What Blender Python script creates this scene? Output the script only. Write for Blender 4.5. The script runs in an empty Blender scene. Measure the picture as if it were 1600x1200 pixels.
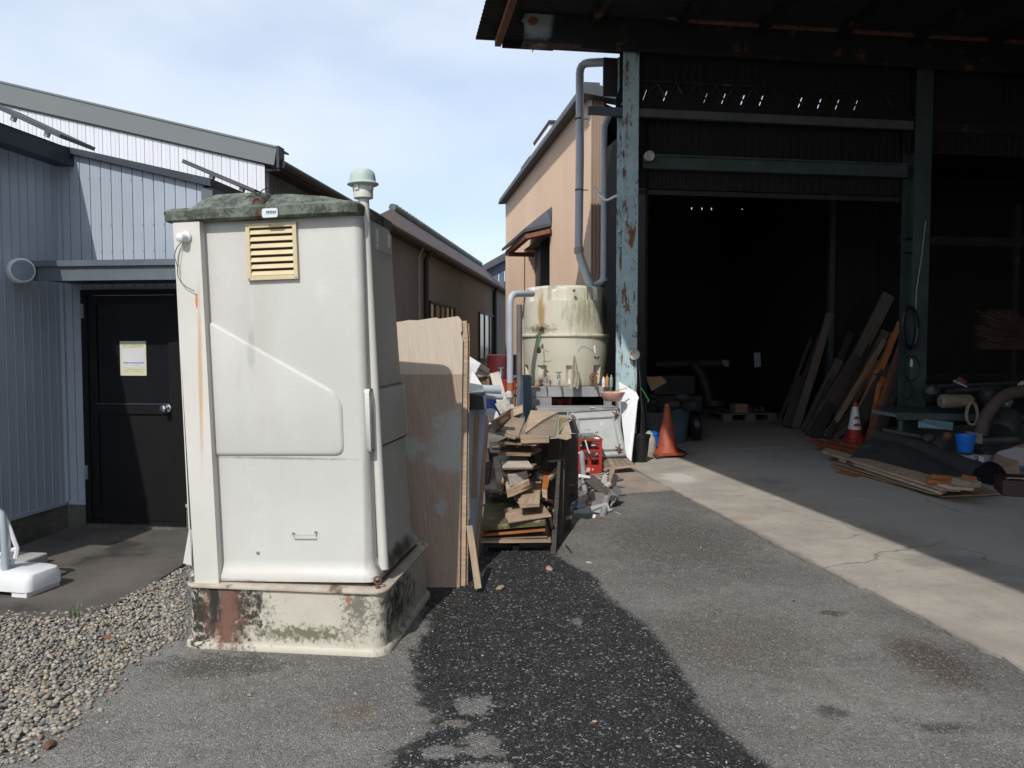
import bpy, bmesh, math, random
import numpy as np
from mathutils import Vector, Matrix, Euler
random.seed(7); np.random.seed(7)
rnd = random.uniform
SC = bpy.context.scene
COL = SC.collection
# ---------------------------------------------------------------- camera, sky, sun, exposure
F = 1230.0; CAMZ = 1.6; PITCH = math.radians(2.79)
cd = bpy.data.cameras.new('camera'); cam = bpy.data.objects.new('camera', cd); COL.objects.link(cam)
cam.location = (0, 0, CAMZ); cam.rotation_euler = (math.radians(90)-PITCH, 0, 0)
cd.sensor_width = 36; cd.lens = 36*F/1600; cd.clip_start = .05; cd.clip_end = 3000
SC.camera = cam
SUN = Vector((.31, .95, -1.0)).normalized()          # travel direction of the sunlight
elev = math.asin(-SUN.z)
az = math.atan2(-SUN.x, -SUN.y)                       # direction towards the sun, clockwise from +Y
w = bpy.data.worlds.new("World"); SC.world = w; w.use_nodes = True
nt = w.node_tree; nt.nodes.clear()
def wn(t, **k):
    n = nt.nodes.new(t)
    for a, b in k.items(): setattr(n, a, b)
    return n
sky = wn('ShaderNodeTexSky', sky_type='NISHITA', sun_disc=False, sun_elevation=elev, sun_rotation=az)
sky.air_density = 1.0; sky.dust_density = 1.2; sky.ozone_density = 1.6
bg = wn('ShaderNodeBackground'); out = wn('ShaderNodeOutputWorld')
SKYS = .15
bg.inputs['Strength'].default_value = SKYS
tc = wn('ShaderNodeTexCoord'); mp = wn('ShaderNodeMapping'); mp.inputs['Scale'].default_value = (1.0, 1.0, 2.2)
mp.inputs['Location'].default_value = (.45, .2, .3)
n1 = wn('ShaderNodeTexNoise'); n1.inputs['Scale'].default_value = 2.1; n1.inputs['Detail'].default_value = 6
n1.inputs['Roughness'].default_value = .47
rp = wn('ShaderNodeValToRGB'); rp.color_ramp.interpolation = 'EASE'; rp.color_ramp.elements[0].position = .30; rp.color_ramp.elements[1].position = .72
rp.color_ramp.elements[0].color = (.30, .30, .30, 1); rp.color_ramp.elements[1].color = (.85, .85, .85, 1)
mx = wn('ShaderNodeMix', data_type='RGBA'); 
CL = (5.3, 5.75, 6.5, 1)
mx.inputs[7].default_value = CL
L = nt.links.new
L(tc.outputs['Generated'], mp.inputs[0]); L(mp.outputs[0], n1.inputs['Vector']); L(n1.outputs[0], rp.inputs[0])
L(rp.outputs[0], mx.inputs[0]); L(sky.outputs[0], mx.inputs[6]); L(mx.outputs[2], bg.inputs[0]); L(bg.outputs[0], out.inputs[0])
sl = bpy.data.lights.new('sun', 'SUN'); sun = bpy.data.objects.new('sun', sl); COL.objects.link(sun)
sl.energy = 2.95; sl.angle = math.radians(.55); sl.color = (1, .968, .915)
sun.rotation_euler = SUN.to_track_quat('-Z', 'Y').to_euler(); sun.location = (-8, -12, 20)
vs = SC.view_settings; vs.view_transform = 'Standard'; vs.look = 'None'; vs.exposure = 0.2; vs.gamma = 1; vs.use_curve_mapping = False
SC.cycles.max_bounces = 6; SC.cycles.diffuse_bounces = 3

# ---------------------------------------------------------------- measuring helpers
cp, sp = math.cos(PITCH), math.sin(PITCH)
C0 = Vector((0, 0, CAMZ))
def ray(px, py):
    u, v = (px-800)/F, (600-py)/F
    return Vector((u, cp+v*sp, v*cp-sp))
def P(px, py, D):
    r = ray(px, py); return C0 + r*(D/r.y)
def G(px, py, z=0.0):
    r = ray(px, py); return C0 + r*((z-CAMZ)/r.z)
def frame(o, deg, roll=0):
    return Matrix.Translation(Vector(o)) @ Matrix.Rotation(math.radians(-deg), 4, 'Z') @ Matrix.Rotation(math.radians(roll), 4, 'Y')
def on(T, px, py, axis, val):
    Ti = T.inverted(); o = Ti @ C0; d = Ti.to_3x3() @ ray(px, py)
    return o + d*((val-o[axis])/d[axis])
AA, AB = 6.72, -8.55

# ---------------------------------------------------------------- mesh builder
WL = {}
def wl(o): return WL.get(o.name, Vector((0, 0, 0))) if o else Vector((0, 0, 0))
class MB:
    def __init__(s, T=None): s.v = []; s.f = []; s.T = T if T is not None else Matrix()
    def add(s, vs_, fs, T=None):
        M_ = s.T @ T if T is not None else s.T
        b = len(s.v); s.v += [M_ @ Vector(p) for p in vs_]; s.f += [tuple(i+b for i in f) for f in fs]; return s
    def box(s, x0, x1, y0, y1, z0, z1, T=None, j=0):
        J = (lambda: rnd(-j, j)) if j else (lambda: 0)
        vs_ = [(x+J(), y+J(), z+J()) for z in (z0, z1) for x, y in ((x0, y0), (x1, y0), (x1, y1), (x0, y1))]
        return s.add(vs_, [(0, 3, 2, 1), (4, 5, 6, 7), (0, 1, 5, 4), (1, 2, 6, 5), (2, 3, 7, 6), (3, 0, 4, 7)], T)
    def prism(s, pts, y0, y1, T=None):                  # polygon in x,z extruded along y
        n = len(pts)
        vs_ = [(x, y0, z) for x, z in pts]+[(x, y1, z) for x, z in pts]
        return s.add(vs_, [tuple(range(n)), tuple(range(2*n-1, n-1, -1))]+[(i, (i+1) % n+0, (i+1) % n+n, i+n) for i in range(n)], T)
    def prismz(s, pts, z0, z1, T=None):                 # polygon in x,y extruded along z
        n = len(pts)
        vs_ = [(x, y, z0) for x, y in pts]+[(x, y, z1) for x, y in pts]
        return s.add(vs_, [tuple(range(n)), tuple(range(2*n-1, n-1, -1))]+[(i, (i+1) % n, (i+1) % n+n, i+n) for i in range(n)], T)
    def loft(s, rings, cap=True, T=None):
        n = len(rings[0]); vs_ = [p for r in rings for p in r]; fs = []
        for k in range(len(rings)-1):
            for i in range(n):
                a = k*n+i; b = k*n+(i+1) % n; fs.append((a, b, b+n, a+n))
        if cap: fs += [tuple(range(n-1, -1, -1)), tuple(range((len(rings)-1)*n, len(rings)*n))]
        return s.add(vs_, fs, T)
    def tube(s, pts, r, n=8, cap=True, T=None):
        pts = [Vector(p) for p in pts]; rings = []; up = None
        rr = r if isinstance(r, (list, tuple)) else [r]*len(pts)
        for i, p in enumerate(pts):
            d = ((pts[min(i+1, len(pts)-1)]-pts[max(i-1, 0)])).normalized()
            if up is None: up = d.orthogonal().normalized()
            up = (up - d*up.dot(d)).normalized(); q = d.cross(up)
            rings.append([p+up*rr[i]*math.cos(a*2*math.pi/n)+q*rr[i]*math.sin(a*2*math.pi/n) for a in range(n)])
        return s.loft(rings, cap, T)
    def lathe(s, prof, n=24, c=(0, 0, 0), T=None, cap=True):
        rings = [[(c[0]+r*math.cos(a*2*math.pi/n), c[1]+r*math.sin(a*2*math.pi/n), c[2]+z) for a in range(n)] for r, z in prof]
        return s.loft(rings, cap, T)
    def build(s, name, mat, parent=None, smooth=False, bevel=0, auto=None):
        vs_ = s.v; lo = Vector([min(p[i] for p in vs_) for i in range(3)]); hi = Vector([max(p[i] for p in vs_) for i in range(3)])
        c = Vector(((lo.x+hi.x)/2, (lo.y+hi.y)/2, lo.z))
        me = bpy.data.meshes.new(name); me.from_pydata([tuple(p-c) for p in vs_], [], s.f)
        bm = bmesh.new(); bm.from_mesh(me); bmesh.ops.recalc_face_normals(bm, faces=bm.faces[:]); bm.to_mesh(me); bm.free()
        if smooth: me.polygons.foreach_set('use_smooth', [True]*len(me.polygons))
        me.materials.append(mat)
        o = bpy.data.objects.new(name, me); COL.objects.link(o); WL[o.name] = c
        o.location = c-wl(parent)
        if parent: o.parent = parent
        if smooth and auto is not False: 
            try: me.set_sharp_from_angle(angle=math.radians(auto or 40))
            except Exception: pass
        if bevel:
            m = o.modifiers.new('bevel', 'BEVEL'); m.width = bevel; m.segments = 2; m.limit_method = 'ANGLE'
        return o
def tag(o, label=None, cat=None, group=None, kind=None):
    if label: o['label'] = label
    if cat: o['category'] = cat
    if group: o['group'] = group
    if kind: o['kind'] = kind
    return o
def thing(name, label, cat, loc, group=None):
    o = bpy.data.objects.new(name, None); o.empty_display_size = .1; COL.objects.link(o)
    o.location = loc; WL[o.name] = Vector(loc); return tag(o, label, cat, group)
def rrect(x0, x1, y0, y1, r, z, n=4):
    pts = []
    for cx, cy, a0 in ((x1-r, y1-r, 0), (x0+r, y1-r, 90), (x0+r, y0+r, 180), (x1-r, y0+r, 270)):
        for k in range(n+1):
            a = math.radians(a0+90*k/n); pts.append((cx+r*math.cos(a), cy+r*math.sin(a), z))
    return pts
def oriented(name, mesh_builder, M4, mat, parent=None, smooth=False, bevel=0):
    """object whose own axes follow M4 (mesh given in local axes)"""
    me = bpy.data.meshes.new(name); me.from_pydata([tuple(p) for p in mesh_builder.v], [], mesh_builder.f)
    bm = bmesh.new(); bm.from_mesh(me); bmesh.ops.recalc_face_normals(bm, faces=bm.faces[:]); bm.to_mesh(me); bm.free()
    if smooth: me.polygons.foreach_set('use_smooth', [True]*len(me.polygons))
    me.materials.append(mat); o = bpy.data.objects.new(name, me); COL.objects.link(o)
    M5 = M4.copy(); M5.translation = M4.translation-wl(parent); o.matrix_basis = M5
    WL[o.name] = M4.translation.copy()
    if parent: o.parent = parent
    if bevel:
        m = o.modifiers.new('bevel', 'BEVEL'); m.width = bevel; m.segments = 2; m.limit_method = 'ANGLE'
    return o
def axes(x, zhint, o):
    x = Vector(x).normalized(); z = Vector(zhint); z = (z-x*z.dot(x))
    if z.length < 1e-5: z = x.orthogonal()
    z.normalize(); y = z.cross(x)
    return Matrix(((x.x, y.x, z.x, o[0]), (x.y, y.y, z.y, o[1]), (x.z, y.z, z.z, o[2]), (0, 0, 0, 1)))
def bar(name, p0, p1, w_, t_, mat, label=None, cat=None, group=None, up=(0, 0, 1), parent=None, j=.006, bevel=.003):
    """a straight plank or bar from p0 to p1, its width along 'side', its thickness along 'up'"""
    p0, p1 = Vector(p0), Vector(p1); Ln = (p1-p0).length
    m = MB(); n = max(2, min(5, int(Ln/.35)+1)); vs_ = []; fs = []
    for k in range(n):
        x = -Ln/2+Ln*k/(n-1); bow = .004*math.sin(math.pi*k/(n-1))*Ln
        ends = k in (0, n-1)
        for y, z in ((-1, -1), (1, -1), (1, 1), (-1, 1)):
            vs_.append((x+(rnd(-j, j)*1.5 if ends else 0), y*w_/2+rnd(-j, j)*.5, z*t_/2+bow+rnd(-j, j)*.25))
    for k in range(n-1):
        for i in range(4):
            a = 4*k+i; b = 4*k+(i+1) % 4; fs.append((a, b, b+4, a+4))
    fs += [(3, 2, 1, 0), (4*n-4, 4*n-3, 4*n-2, 4*n-1)]
    m.add(vs_, fs)
    o = oriented(name, m, axes(p1-p0, up, (p0+p1)/2), mat, parent, bevel=bevel)
    return tag(o, label, cat, group)
def sheet(name, pts, t_, mat, label=None, cat=None, group=None, parent=None, bevel=0, sub=None, bend=0):
    """a board whose visible face has the corners pts (TL, TR, BR, BL); its thickness lies behind that face"""
    pts = [Vector(p) for p in pts]; c = sum(pts, Vector())/len(pts)
    n = (pts[1]-pts[0]).cross(pts[-1]-pts[0]).normalized()
    if n.dot(c-C0) < 0: n = -n                       # n points away from the viewer
    M4 = axes(pts[1]-pts[0], -n, c); Mi = M4.inverted()
    a = [Mi @ p for p in pts]; m = MB()
    if sub and len(pts) == 4:
        N = sub; fr = []; 
        for jn in range(N+1):
            for i in range(N+1):
                u, v = i/N, jn/N
                p = a[0].lerp(a[1], u).lerp(a[3].lerp(a[2], u), v)
                p.z += bend*math.sin(math.pi*u)*(.6+.4*math.sin(5*v)) + rnd(-1, 1)*abs(bend)*.08
                fr.append(p)
        bk = [p-Vector((0, 0, t_)) for p in fr]; K = (N+1)*(N+1); fs = []
        for jn in range(N):
            for i in range(N):
                q = jn*(N+1)+i; fs.append((q, q+1, q+N+2, q+N+1)); fs.append((q+K, q+N+1+K, q+N+2+K, q+1+K))
        bd = [i for i in range(N)]+[N+(N+1)*i for i in range(N)]+[K-1-i for i in range(N)]+[(N+1)*(N-i) for i in range(N)]
        for i in range(len(bd)):
            q, r = bd[i], bd[(i+1) % len(bd)]; fs.append((q, r, r+K, q+K))
        m.add(fr+bk, fs)
    else:
        k = len(a); m.add(a+[p-Vector((0, 0, t_)) for p in a],
              [tuple(range(k)), tuple(range(2*k-1, k-1, -1))]+[(i, (i+1) % k, (i+1) % k+k, i+k) for i in range(k)])
    o = oriented(name, m, M4, mat, parent, smooth=bool(sub), bevel=bevel)
    if sub:
        try: o.data.set_sharp_from_angle(angle=math.radians(45))
        except Exception: pass
    return tag(o, label, cat, group)

# ---------------------------------------------------------------- materials
class N:
    def __init__(s, name):
        s.m = bpy.data.materials.new(name); s.m.use_nodes = True; s.t = s.m.node_tree
        s.b = s.t.nodes['Principled BSDF']
    def n(s, t, **k):
        x = s.t.nodes.new(t)
        for a, b in k.items(): setattr(x, a, b)
        return x
    def l(s, a, b): s.t.links.new(a, b)
    def put(s, sock, v):
        if isinstance(v, bpy.types.NodeSocket): s.l(v, sock)
        else: sock.default_value = v
    def mth(s, op, a, b=0.0, c=0.0, clamp=False):
        x = s.n('ShaderNodeMath', operation=op, use_clamp=clamp); s.put(x.inputs[0], a); s.put(x.inputs[1], b); s.put(x.inputs[2], c)
        return x.outputs[0]
    def vec(s, op, a, b):
        x = s.n('ShaderNodeVectorMath', operation=op); s.put(x.inputs[0], a); s.put(x.inputs[1], b)
        return x.outputs['Value'] if op in ('LENGTH', 'DOT_PRODUCT', 'DISTANCE') else x.outputs[0]
    def mix(s, f, a, b, bt='MIX'):
        x = s.n('ShaderNodeMix', data_type='RGBA', blend_type=bt); s.put(x.inputs[0], f)
        for sock, v in ((x.inputs[6], a), (x.inputs[7], b)):
            if isinstance(v, bpy.types.NodeSocket): s.l(v, sock)
            else: sock.default_value = (*v[:3], 1)
        return x.outputs[2]
    def noise(s, v, sc, det=4, rough=.55, dist=0):
        x = s.n('ShaderNodeTexNoise'); s.put(x.inputs['Vector'], v); x.inputs['Scale'].default_value = sc
        x.inputs['Detail'].default_value = det; x.inputs['Roughness'].default_value = rough; x.inputs['Distortion'].default_value = dist
        return x.outputs[0]
    def ss(s, v, lo, hi):
        x = s.n('ShaderNodeMapRange', interpolation_type='SMOOTHSTEP'); s.put(x.inputs[0], v)
        x.inputs[1].default_value = lo; x.inputs[2].default_value = hi; return x.outputs[0]
    def scale(s, v, xyz): return s.vec('MULTIPLY', v, xyz)
    def coords(s, world): 
        return s.n('ShaderNodeNewGeometry').outputs['Position'] if world else s.n('ShaderNodeTexCoord').outputs['Object']
    def blob(s, pos, c, r, soft=.25, ns=6, na=.5, st=(1, 1, 1)):
        d = s.vec('LENGTH', s.vec('DIVIDE', s.vec('SUBTRACT', pos, tuple(c)), tuple(r)), (0, 0, 0))
        nz = s.mth('MULTIPLY', s.mth('SUBTRACT', s.noise(s.scale(pos, st), ns, 8, .68), .5), na*2)
        return s.ss(s.mth('SUBTRACT', s.mth('ADD', 1.0, nz), d), -soft, soft)
    def fin(s, col, rough, bumpv=None, bumpd=.01, metal=0, spec=None):
        s.put(s.b.inputs['Base Color'], col if isinstance(col, bpy.types.NodeSocket) else (*col[:3], 1)); s.put(s.b.inputs['Roughness'], rough)
        s.put(s.b.inputs['Metallic'], metal)
        if spec is not None: s.b.inputs['Specular IOR Level'].default_value = spec
        if bumpv is not None:
            x = s.n('ShaderNodeBump'); x.inputs['Distance'].default_value = bumpd; x.inputs['Strength'].default_value = 1
            s.l(bumpv, x.inputs['Height']); s.l(x.outputs[0], s.b.inputs['Normal'])
        return s.m
def mat(name, c, c2=None, s=3., rough=.7, metal=0, bump=.002, bs=60, stains=(), blobs=(), world=False, stretch=(1, 1, 1), vary=0, rv=.12, spec=None, fine=0):
    k = N(name); pos = k.coords(world); p0 = pos
    if vary or not world:
        rn = k.n('ShaderNodeObjectInfo').outputs['Random']
        off = k.n('ShaderNodeCombineXYZ'); k.l(k.mth('MULTIPLY', rn, 37.0), off.inputs[0]); k.l(k.mth('MULTIPLY', rn, 71.0), off.inputs[2])
        pos = k.vec('ADD', pos, off.outputs[0])
    c2 = c2 or tuple(x*.72 for x in c)
    col = k.mix(k.ss(k.noise(k.scale(pos, stretch), s, 6, .6), .3, .7), c2, c)
    if fine:
        col = k.mix(k.mth('MULTIPLY', k.ss(k.noise(pos, 220, 2, .6), .35, .65), fine), col, tuple(x*.5 for x in c))
    for st in stains:
        sc, ns, lo, hi = st[:4]; stv = st[4] if len(st) > 4 else (1, 1, 1)
        col = k.mix(k.ss(k.noise(k.scale(pos, stv), ns, 8, .65), lo, hi), col, sc)
    for b in blobs: col = k.mix(k.blob(k.coords(True), *b[1:]), col, b[0])
    if vary:
        v = k.mth('ADD', 1-vary, k.mth('MULTIPLY', rn, 2*vary)); vv = k.n('ShaderNodeCombineXYZ')
        for i in range(3): k.l(v, vv.inputs[i])
        col = k.mix(1.0, col, vv.outputs[0], 'MULTIPLY')
    ro = k.mth('ADD', rough-rv/2, k.mth('MULTIPLY', k.noise(pos, s*3, 4), rv))
    bv = k.noise(k.scale(pos, stretch), bs, 5, .6)
    return k.fin(col, ro, bv if bump else None, bump, metal, spec)
def wood(name, c, c2, vary=.25, rough=.8, st=()):
    k = N(name); pos = k.coords(False); rn = k.n('ShaderNodeObjectInfo').outputs['Random']
    off = k.n('ShaderNodeCombineXYZ')
    for i, q in enumerate((13., 31., 57.)): k.l(k.mth('MULTIPLY', rn, q), off.inputs[i])
    pos = k.vec('ADD', pos, off.outputs[0])
    g = k.noise(k.scale(pos, (1, 16, 16)), 3.2, 7, .7, .4); big = k.noise(pos, 3.5, 5, .6)
    col = k.mix(k.ss(g, .32, .68), c2, c); col = k.mix(k.mth('MULTIPLY', k.ss(big, .45, .7), .55), col, tuple(x*.45 for x in c))
    for sc, ns, lo, hi in st: col = k.mix(k.ss(k.noise(pos, ns, 8, .65), lo, hi), col, sc)
    v = k.mth('ADD', 1-vary, k.mth('MULTIPLY', rn, 2*vary)); vv = k.n('ShaderNodeCombineXYZ')
    for i in range(3): k.l(v, vv.inputs[i])
    col = k.mix(1.0, col, vv.outputs[0], 'MULTIPLY')
    return k.fin(col, rough, g, .004)
RUST = (.20, .075, .03); DRUST = (.09, .035, .018)
m_dark = mat('dark_interior', (.010, .009, .009), (.006, .006, .005), rough=.9)  # near-black base colour helps make the deep interior shade
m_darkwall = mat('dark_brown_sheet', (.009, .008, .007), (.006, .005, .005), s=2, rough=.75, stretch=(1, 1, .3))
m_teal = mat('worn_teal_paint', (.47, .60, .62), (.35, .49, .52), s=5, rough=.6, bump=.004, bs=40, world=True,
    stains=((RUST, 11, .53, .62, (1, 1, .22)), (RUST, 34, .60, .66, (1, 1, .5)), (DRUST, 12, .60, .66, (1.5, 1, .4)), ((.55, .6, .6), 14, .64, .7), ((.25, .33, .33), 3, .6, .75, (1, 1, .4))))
m_tealdark = mat('shaded_teal_paint', (.055, .078, .078), (.036, .052, .053), s=4, rough=.65, world=True, stains=((DRUST, 14, .58, .68, (1, 1, .4)),))  # dark copy of the teal, shade under the roof put into its colour
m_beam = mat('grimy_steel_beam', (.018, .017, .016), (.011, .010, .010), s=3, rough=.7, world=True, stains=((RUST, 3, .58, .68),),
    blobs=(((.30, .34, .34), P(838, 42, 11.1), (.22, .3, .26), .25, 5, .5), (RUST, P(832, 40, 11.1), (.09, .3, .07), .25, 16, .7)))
m_rust = mat('rusty_steel', (.22, .10, .05), (.10, .045, .03), s=14, rough=.85, bump=.004)
m_rustwood = wood('red_brown_timber', (.24, .09, .05), (.14, .06, .035))
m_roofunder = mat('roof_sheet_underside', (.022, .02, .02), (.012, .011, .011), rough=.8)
m_pvc = mat('grey_pvc', (.46, .50, .54), (.36, .40, .44), s=2, rough=.45, bump=0, stains=(((.2, .17, .15), 5, .62, .75, (1, 1, .3)),))
m_pvcold = mat('weathered_pvc', (.42, .37, .33), (.3, .26, .23), s=4, rough=.6)
m_gutter = mat('grey_gutter', (.10, .11, .12), (.07, .08, .085), s=2, rough=.55, stains=(((.1, .08, .07), 4, .58, .7),))
m_tan = mat('tan_corrugated_sheet', (.62, .445, .315), (.55, .395, .28), s=.8, rough=.6, world=True, stretch=(1, 1, .25), bump=0,
    stains=(((.42, .27, .18), 1.1, .6, .8, (1, 1, .2)),))
m_tan2 = mat('shaded_tan_sheet', (.36, .255, .19), (.28, .20, .145), s=.8, rough=.6, world=True, stretch=(1, 1, .25), bump=0)  # the tan sheet again, darkened for the shade of the shed roof
m_greyroof = mat('dark_grey_roof_metal', (.07, .075, .08), (.05, .053, .058), rough=.55)
m_fascia = mat('grey_green_roof_metal', (.165, .18, .178), (.15, .165, .163), s=1, rough=.5, bump=0)
m_white = mat('white_siding', (.70, .71, .75), (.66, .67, .71), s=1, rough=.45, bump=0)
m_grey = mat('grey_siding', (.385, .43, .49), (.34, .385, .44), s=1.2, rough=.42, bump=0, world=True,
    stains=(((.13, .13, .12), 2.4, .66, .8, (1, 1, .4)),))
m_navy = mat('dark_navy_metal', (.035, .045, .058), (.025, .03, .04), rough=.5, bump=0)
m_canopy = mat('blue_grey_fascia_metal', (.13, .155, .175), (.09, .11, .125), s=2, rough=.5, bump=0)
m_found = mat('mossy_foundation', (.16, .15, .125), (.07, .07, .055), s=6, rough=.95, bump=.006, stains=(((.03, .035, .022), 3, .5, .65),))
m_blackdoor = mat('black_door', (.012, .011, .012), (.009, .009, .010), rough=.5, bump=0, spec=.2)
m_pane = mat('dark_glass', (.012, .013, .015), rough=.08, bump=0, spec=.35)
m_chrome = mat('polished_metal', (.75, .74, .72), (.6, .6, .6), rough=.18, metal=1, bump=0)
m_brownwall = mat('brown_grey_sheet_wall', (.20, .182, .160), (.165, .148, .13), s=1, rough=.75, world=True, stretch=(1, 1, .3), bump=0)
m_darktrim = mat('dark_brown_trim', (.03, .022, .02), rough=.6, bump=0)
m_tile = mat('dark_roof_tile', (.10, .095, .09), (.05, .045, .045), s=8, rough=.6, vary=.3, stains=(((.35, .36, .33), 12, .62, .72),))
m_ridge = mat('green_grey_ridge_tile', (.11, .15, .135), (.07, .095, .09), s=10, rough=.6, vary=.2)
m_purple = mat('purple_brown_roof', (.095, .075, .072), (.075, .06, .058), s=3, rough=.7)
m_bluegrey = mat('blue_grey_boarding', (.10, .13, .18), (.08, .10, .145), s=3, rough=.7)
m_steel = mat('dull_steel', (.34, .35, .35), (.25, .26, .26), s=6, rough=.45, metal=.5, stains=(((.16, .1, .07), 6, .62, .75),))
m_glasswarm = mat('tan_blind_behind_glass', (.30, .22, .13), (.24, .18, .11), rough=.5, bump=0)  # one even warm tan pane colour
m_curtain = mat('pale_window_glass', (.09, .10, .10), (.05, .055, .055), rough=.12, bump=0)
m_whiteplastic = mat('white_plastic', (.78, .78, .78), (.68, .69, .70), s=3, rough=.4, bump=0)
m_cream = mat('cream_plastic', (.55, .53, .47), (.48, .46, .41), s=5, rough=.5)
m_black = mat('black_plastic', (.012, .012, .014), rough=.4, bump=0)
m_blue = mat('blue_plastic', (.010, .16, .62), (.008, .13, .5), rough=.35, bump=0)
m_navyboard = mat('navy_panel', (.02, .055, .11), (.012, .03, .06), rough=.6)
m_red = mat('red_crate_plastic', (.40, .026, .016), (.26, .018, .012), s=6, rough=.45, bump=0)
m_orange = mat('faded_orange_rubber', (.38, .070, .030), (.24, .046, .026), s=5, rough=.6, stains=(((.16, .05, .03), 7, .58, .7),))
m_wood1 = wood('weathered_pale_timber', (.47, .36, .255), (.28, .20, .135))
m_wood2 = wood('brown_timber', (.33, .21, .13), (.15, .095, .06))
m_wood3 = wood('grey_timber', (.33, .265, .20), (.17, .13, .095))
m_dkwood = wood('dark_old_timber', (.085, .068, .056), (.035, .028, .024))
m_wood4 = wood('dim_brown_grey_timber', (.135, .108, .088), (.065, .052, .043))
m_ply = wood('weathered_plywood', (.42, .31, .215), (.29, .205, .14), vary=.12)
m_orwood = wood('fresh_orange_timber', (.50, .17, .045), (.32, .10, .03), vary=.15)
m_paleboard = wood('bleached_board', (.50, .46, .40), (.36, .32, .28), vary=.1)
m_olive = wood('algae_stained_board', (.16, .14, .05), (.07, .065, .03), vary=.05, st=(((.16, .07, .03), 5, .6, .68), ((.32, .29, .21), 3, .58, .66)))
m_card = mat('cardboard', (.30, .21, .14), (.24, .165, .11), rough=.9)
m_felt = mat('charcoal_roofing_felt', (.05, .048, .046), (.032, .031, .03), s=5, rough=.85, bump=.004, stains=(((.14, .12, .10), 4, .6, .75),))
m_text = mat('dark_print', (.03, .04, .045), rough=.6, bump=0)
m_bluetext = mat('blue_print', (.05, .22, .5), rough=.6, bump=0)
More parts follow.
